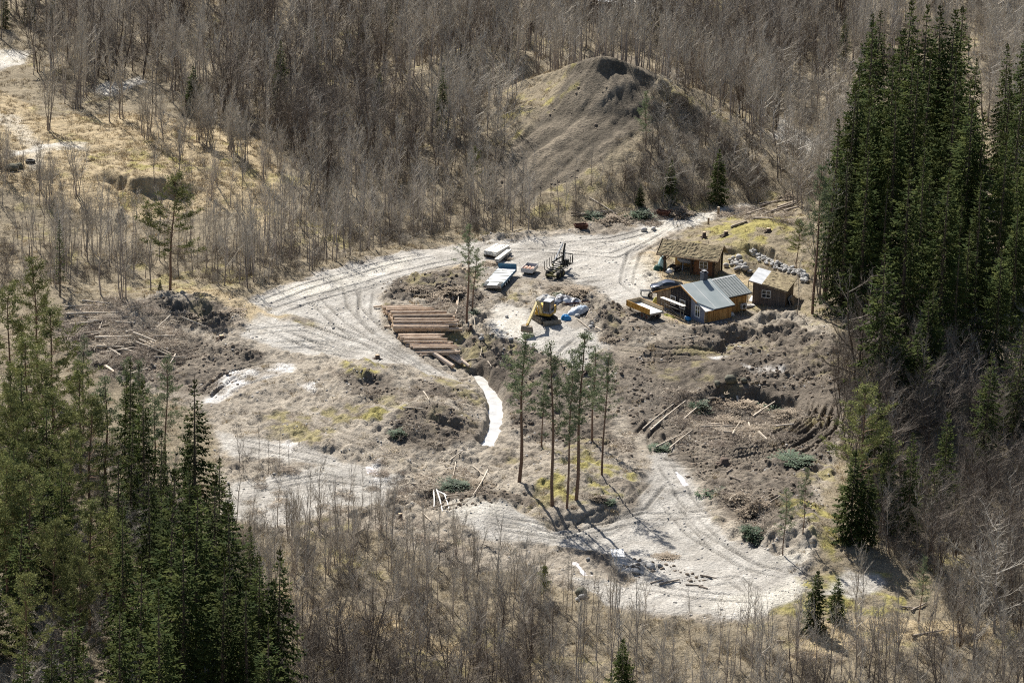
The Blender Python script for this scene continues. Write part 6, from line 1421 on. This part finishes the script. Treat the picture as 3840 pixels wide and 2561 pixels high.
fallen(zd, [((1570,1260),(1780,1220)),((540,1380),(690,1470)),((1070,1150),(1150,1125)),((640,1290),(700,1285)),((1480,1050),(1590,1060)),((1560,1080),(1660,1030))], GREYW, 'grey trunk lying on the lower right clearing', 'logs of the lower right', .13)
fallen(ze, [((290,1470),(430,1440)),((440,1480),(560,1440)),((530,1420),(640,1390)),((600,1460),(780,1400)),((480,1500),(620,1500)),((650,1430),(800,1380)),((520,1400),(740,1370)),((560,1470),(700,1440)),((690,1460),(790,1430)),((330,1560),(440,1520))], GREYW, 'grey felled trunk in the woodpile on the mound behind the barn', 'trunks behind the barn', .17)
fallen(zf, [((800,480),(785,590)),((755,440),(765,500)),((905,600),(915,670)),((640,430),(700,470)),((2150,1510),(2334,1420)),((2060,1370),(2300,1180)),((730,700),(760,650)),((770,650),(775,720)),((960,820),(950,870)),((1000,910),(1025,945)),((850,905),(940,890)),((1180,20),(1240,0)),((560,1120),(600,1180)),((420,1230),(560,1240)),((740,1540),(800,1500))], PALE, 'pale board or pole on the mud bank near the log stacks and stream', 'poles on the stream bank', .09)
fallen(lambda x, y: (x, y), [((2140,1480/1.8234),(2300,1440/1.8234)),((2210,1360/1.8234),(2310,1470/1.8234)),((2140,800),(2280,815))], PALE, 'pale fallen trunk at the foot of the landslide by the road', 'trunks at the hill foot', .14)
# ------------------------------------------------------------------ heaps of boughs and brush
def bough_mesh(seed, n, w_, h, mt, mt2):
    random.seed(seed); m = MB()
    for k in range(n):
        a = U(0, 6.28); r = w_ * math.sqrt(U(0, 1)); p = np.array([r * math.cos(a), r * math.sin(a), U(0, 1) * h * (1 - (r / w_) ** 2)]); d = uvec(U(0, 6.28), R(U(-30, 30)))
        sd = np.cross(d, (0, 0, 1)); L = U(.4, .95)
        for j in range(4):
            c = p + d * L * j / 4
            for s in (-1, 1):
                o = (d * .6 + sd * s + np.array([0, 0, U(-.4, .2)])) * U(.16, .32); m.quad(c - d * .05, c + o * .5 - d * .06, c + o, c + o * .5 + d * .08, 0)
        m.twig(p, p + d * L, .015, 1)
    me = m.mesh('bough_heap', [mt, mt2]); return me
BG = [bough_mesh(500 + i, 130, 1.0, .7, BOUGH, BARKD) for i in range(3)]; BB = [bough_mesh(510 + i, 130, 1.0, .7, BRUSH, GREYW) for i in range(3)]
SL = []
for i in range(4):
    random.seed(530 + i); m = MB()
    for k in range(70):
        a = U(0, 6.28); p = np.array([U(-1.2, 1.2), U(-1.2, 1.2), U(0, .35)]); d = uvec(a, R(U(-8, 30))) * U(.6, 2.0); m.twig(p - d * .5, p + d * .5, U(.02, .04), 0)
        for j in range(2): q = p + d * U(-.3, .4); m.twig(q, q + uvec(a + U(-1, 1), R(U(0, 50))) * U(.3, .7), .016, 0)
    SL.append(m.mesh('slash', [PALE if i < 2 else GREYW]))
k = 0
for x, y, sx, sz, nm, ms, lab in [(1702,1822,2.2,1.6,'bough_heap',BG,'heap of green spruce boughs on the slope left of the knoll'),(1740,1830,1.6,1.2,'bough_heap',BG,'smaller green bough heap right of the slope one'),(1815,1815,1.8,1.0,'bough_heap',BB,'brown green brush between bough heaps and knoll'),(2238,1862,1.3,.9,'bough_heap',BB,'brown green boughs in front of the rightmost knoll pine'),(2285,1880,1.0,.8,'bough_heap',BG,'green boughs beside the gravel at the knoll foot'),(2150,1900,.8,.6,'bough_heap',BB,'brown boughs at the foot of the thickest pine'),
  (2834,2015,1.9,2.6,'bough_heap',BG,'grey green bough heap at the rim of the lower gravel pad'),(2812,1990,1.4,1.6,'bough_heap',BG,'small bough heap behind the grey green one'),(2680,1852,2.4,1.2,'bough_heap',BG,'dark boughs below the rutted mud'),(2977,1719,2.8,1.0,'bough_heap',BG,'long green bough heap in the rutted mud'),(2830,1930,2.4,4.0,'brush_heap',BB,'pointed brown brush heap on the mud bank'),(2780,1870,2.0,1.6,'brush_heap',BB,'brown brush left of the pointed heap'),(2730,1590,2.6,2.2,'brush_heap',BB,'brown brush in the middle of the branch filled pit'),(2700,1510,2.6,2.0,'brush_heap',BB,'brown brush at the left part of the pit wall'),(2790,1530,2.8,2.2,'brush_heap',BB,'brown brush in the hollow of the pit'),(2880,1540,2.6,1.8,'bough_heap',BG,'dark green boughs in the hollow of the pit'),(2950,1560,2.2,1.6,'brush_heap',BB,'brown brush at the right end of the pit'),(2820,1620,2.4,1.2,'brush_heap',BB,'low brush in front of the pit'),(1838,992,1.6,1.0,'brush_heap',BB,'dark brush under the wide plank stack'),(1898,972,1.2,.9,'brush_heap',BB,'brush beside the narrow plank stack'),(2620,1530,2.0,2.0,'bough_heap',BG,'green boughs at the left of the branch filled pit'),(2480,1680,1.8,1.0,'bough_heap',BG,'green boughs at the left end of the ruts'),
  (1779,1172,1.1,1.2,'bough_heap',BG,'small bright green bush on the bank by the lone pine'),(2090,1090,1.9,1.4,'brush_heap',BB,'left half of the olive brush heap behind the tarpaulins'),(2165,1095,2.3,1.6,'bough_heap',BB,'right half of the olive brush heap behind the tarpaulins'),(2105,1107,1.4,1.0,'bough_heap',BG,'green tuft in the olive brush heap'),(1570,1090,2.4,1.6,'brush_heap',BB,'brown root heap above the log stacks'),(1640,1120,2.2,1.6,'brush_heap',BB,'tangled roots right of the brown root heap'),(1700,1090,2.0,1.4,'brush_heap',BB,'brush on the bank before the flatbed trailer'),(2300,830,2.6,2.0,'brush_heap',BB,'brush heap at the road under the landslide'),(2230,815,2.2,1.8,'bough_heap',BG,'dark green brush at the road under the landslide'),
  (2550,800,2.4,1.6,'brush_heap',BB,'brush in shade by the road at the hill foot'),(2400,815,2.4,2.2,'bough_heap',BG,'dark brush mound beside the road stones'),(2280,1275,1.4,1.0,'brush_heap',BB,'brown tuft by the blue tarpaulin end'),(880,1170,2.0,1.0,'brush_heap',BB,'dry brush on the dark bank of the left clearing'),(700,1190,2.4,1.6,'brush_heap',BB,'brush under the dark bank of the left clearing'),(1495,1625,1.4,1.2,'bough_heap',BG,'dark green tuft on the hummock left of the stream'),(2960,745,2.0,1.8,'brush_heap',BB,'brush behind the woodpile on the barn mound'),(2500,2085,1.6,.6,'brush_heap',BB,'dry brush on the lower pad edge')]:
    q = at(x, y); o = link(nm, ms[k % 3], None, (q[0], q[1], q[2] - .1), (0, 0, U(0, 6.28))); o.scale = (sx * .75, sx * .75, sz * .8); tag(o, lab, 'brush heap'); k += 1
# ------------------------------------------------------------------ loose stones, clods, tufts and sticks nobody could count
def mask_at(M_, xs, ys):
    i = np.clip(np.searchsorted(GX, xs) - 1, 0, len(GX) - 2); j = np.clip(np.searchsorted(GY, ys) - 1, 0, len(GY) - 2); return M_[j, i]
HZ = Grid(GX, GY, Z)
zs2 = HZ(XS, YS)
def pick(p, n):
    sel = np.nonzero(rng.random(len(XS)) < p)[0]; rng.shuffle(sel); return sel[:n]
inview = (PXS > -60) & (PXS < 3900) & (PYS > -40) & (PYS < 2620)
mg = mask_at(grav, XS, YS); mm = mask_at(mud, XS, YS); me_ = mask_at(earth, XS, YS); ms_ = mask_at(straw, XS, YS); mc = mask_at(scar, XS, YS); chn = mask_at(chd, XS, YS)
def rep(idx, n_per, spread):
    i = np.repeat(idx, n_per); x = XS[i] + rng.normal(0, spread, len(i)); y = YS[i] + rng.normal(0, spread, len(i)); return x, y, HZ(x, y)
def lay(name, meshes, idx, n_per, spread, s0, s1, lab, cat, dz=0.0, flat=False, pw=1.0):
    x, y, z = rep(idx, n_per, spread); n = len(x)
    ok = mask_at(chd, x, y) > 1.9
    x, y, z = x[ok], y[ok], z[ok]; n = len(x)
    s_ = s0 + (s1 - s0) * rng.random(n) ** pw
    t = np.stack([np.zeros(n) if flat else rng.uniform(-.4, .4, n), np.zeros(n) if flat else rng.uniform(-.4, .4, n), rng.uniform(0, 6.28, n)], 1)
    return stuff(name, meshes, np.stack([x, y, z + dz], 1), t, s_, rng.integers(0, len(meshes), n), lab, cat)
CLOD = [rock_mesh(600 + i, (1, .8, .7), .4) for i in range(4)]
cm = mat('clods', (.13,.10,.075), .95, col2=(.25,.205,.155), scale=1.5, rnd=.3)
for c in CLOD: c.materials.append(cm)
ST = [rock_mesh(610 + i, (1, .8, .6), .3) for i in range(4)]
sm_ = mat('loose_stones', (.26,.245,.225), .9, col2=(.48,.455,.42), scale=1.5, rnd=.25)
for c in ST: c.materials.append(sm_)
cl2 = vnoise(XS / 3, YS / 3, 44)
lay('mud_clods', CLOD, pick(inview * (mm * .6 + mc * .06) * sst(.2, .6, cl2), 6500), 4, .7, .05, .34, 'dark clods of dug up earth all over the churned mud', 'clods', .02, pw=2.5)
lay('loose_stones', ST, pick(inview * (me_ * .30 + mg * .15) * sst(.35, .8, cl2), 2600), 3, .9, .05, .24, 'small pale stones scattered over the worked ground', 'stones', .0, pw=3)
GT = []
for i in range(3):
    random.seed(640 + i); m = MB()
    for k in range(34):
        p = np.array([U(-.5, .5), U(-.5, .5), -.03]); d = uvec(U(0, 6.28), R(U(25, 80))) * U(.18, .5); sd = uvec(U(0, 6.28), 0) * .025; m.add([p - sd, p + sd, p + d], [(0, 1, 2)])
    GT.append(m.mesh('tuft', [DEADG if i else BRUSH]))
lay('dry_grass', GT, pick(inview * (ms_ * .26 + .16) * (1 - mg) * (1 - mm * .7) * (1 - mc) * (1 - .6 * me_), 9000), 3, 1.0, .5, 1.3, 'tufts of dry pale grass on the slopes and the field', 'dry grass', 0, True)
slm = np.zeros(len(XS))
for pg, d in [([(240,1140),(480,1110),(640,1180),(720,1330),(640,1420),(400,1400),(230,1280)],.55),([(2500,1420),(2700,1520),(3000,1540),(2990,1650),(2700,1700),(2480,1640)],.3),([(1480,1780),(1760,1760),(1800,1850),(1560,1900),(1480,1860)],.4),([(1500,1060),(1760,1080),(1740,1240),(1600,1150)],.25),([(2640,1780),(2880,1800),(2900,1990),(2760,1980)],.25),([(1440,1920),(1700,1990),(1650,2060),(1450,2020)],.4),([(2250,780),(2560,770),(2480,850),(2250,860)],.3),([(2660,770),(3000,770),(2960,840),(2680,830)],.2),([(1750,1330),(1850,1300),(1950,1400),(1880,1430)],.15),([(2300,1590),(2460,1590),(2450,1720),(2300,1720)],.08),([(1220,1400),(1780,1440),(1800,1650),(1300,1680)],.04),([(2900,2480),(3400,2330),(3500,2380),(3000,2520)],.1),([(900,1700),(1500,1700),(1480,1900),(900,1950)],.05)]:
    slm = np.maximum(slm, d * (poly_sd(PXS, PYS, pg) > 0))
lay('slash', SL, pick(slm * .9, 2200), 1, .3, .5, 1.1, 'tangle of pale cut branches left lying after felling', 'cut branches', .02, True)
print('litter', round(time.time() - T0, 1))
build_ground(); print('done', time.time()-T0)
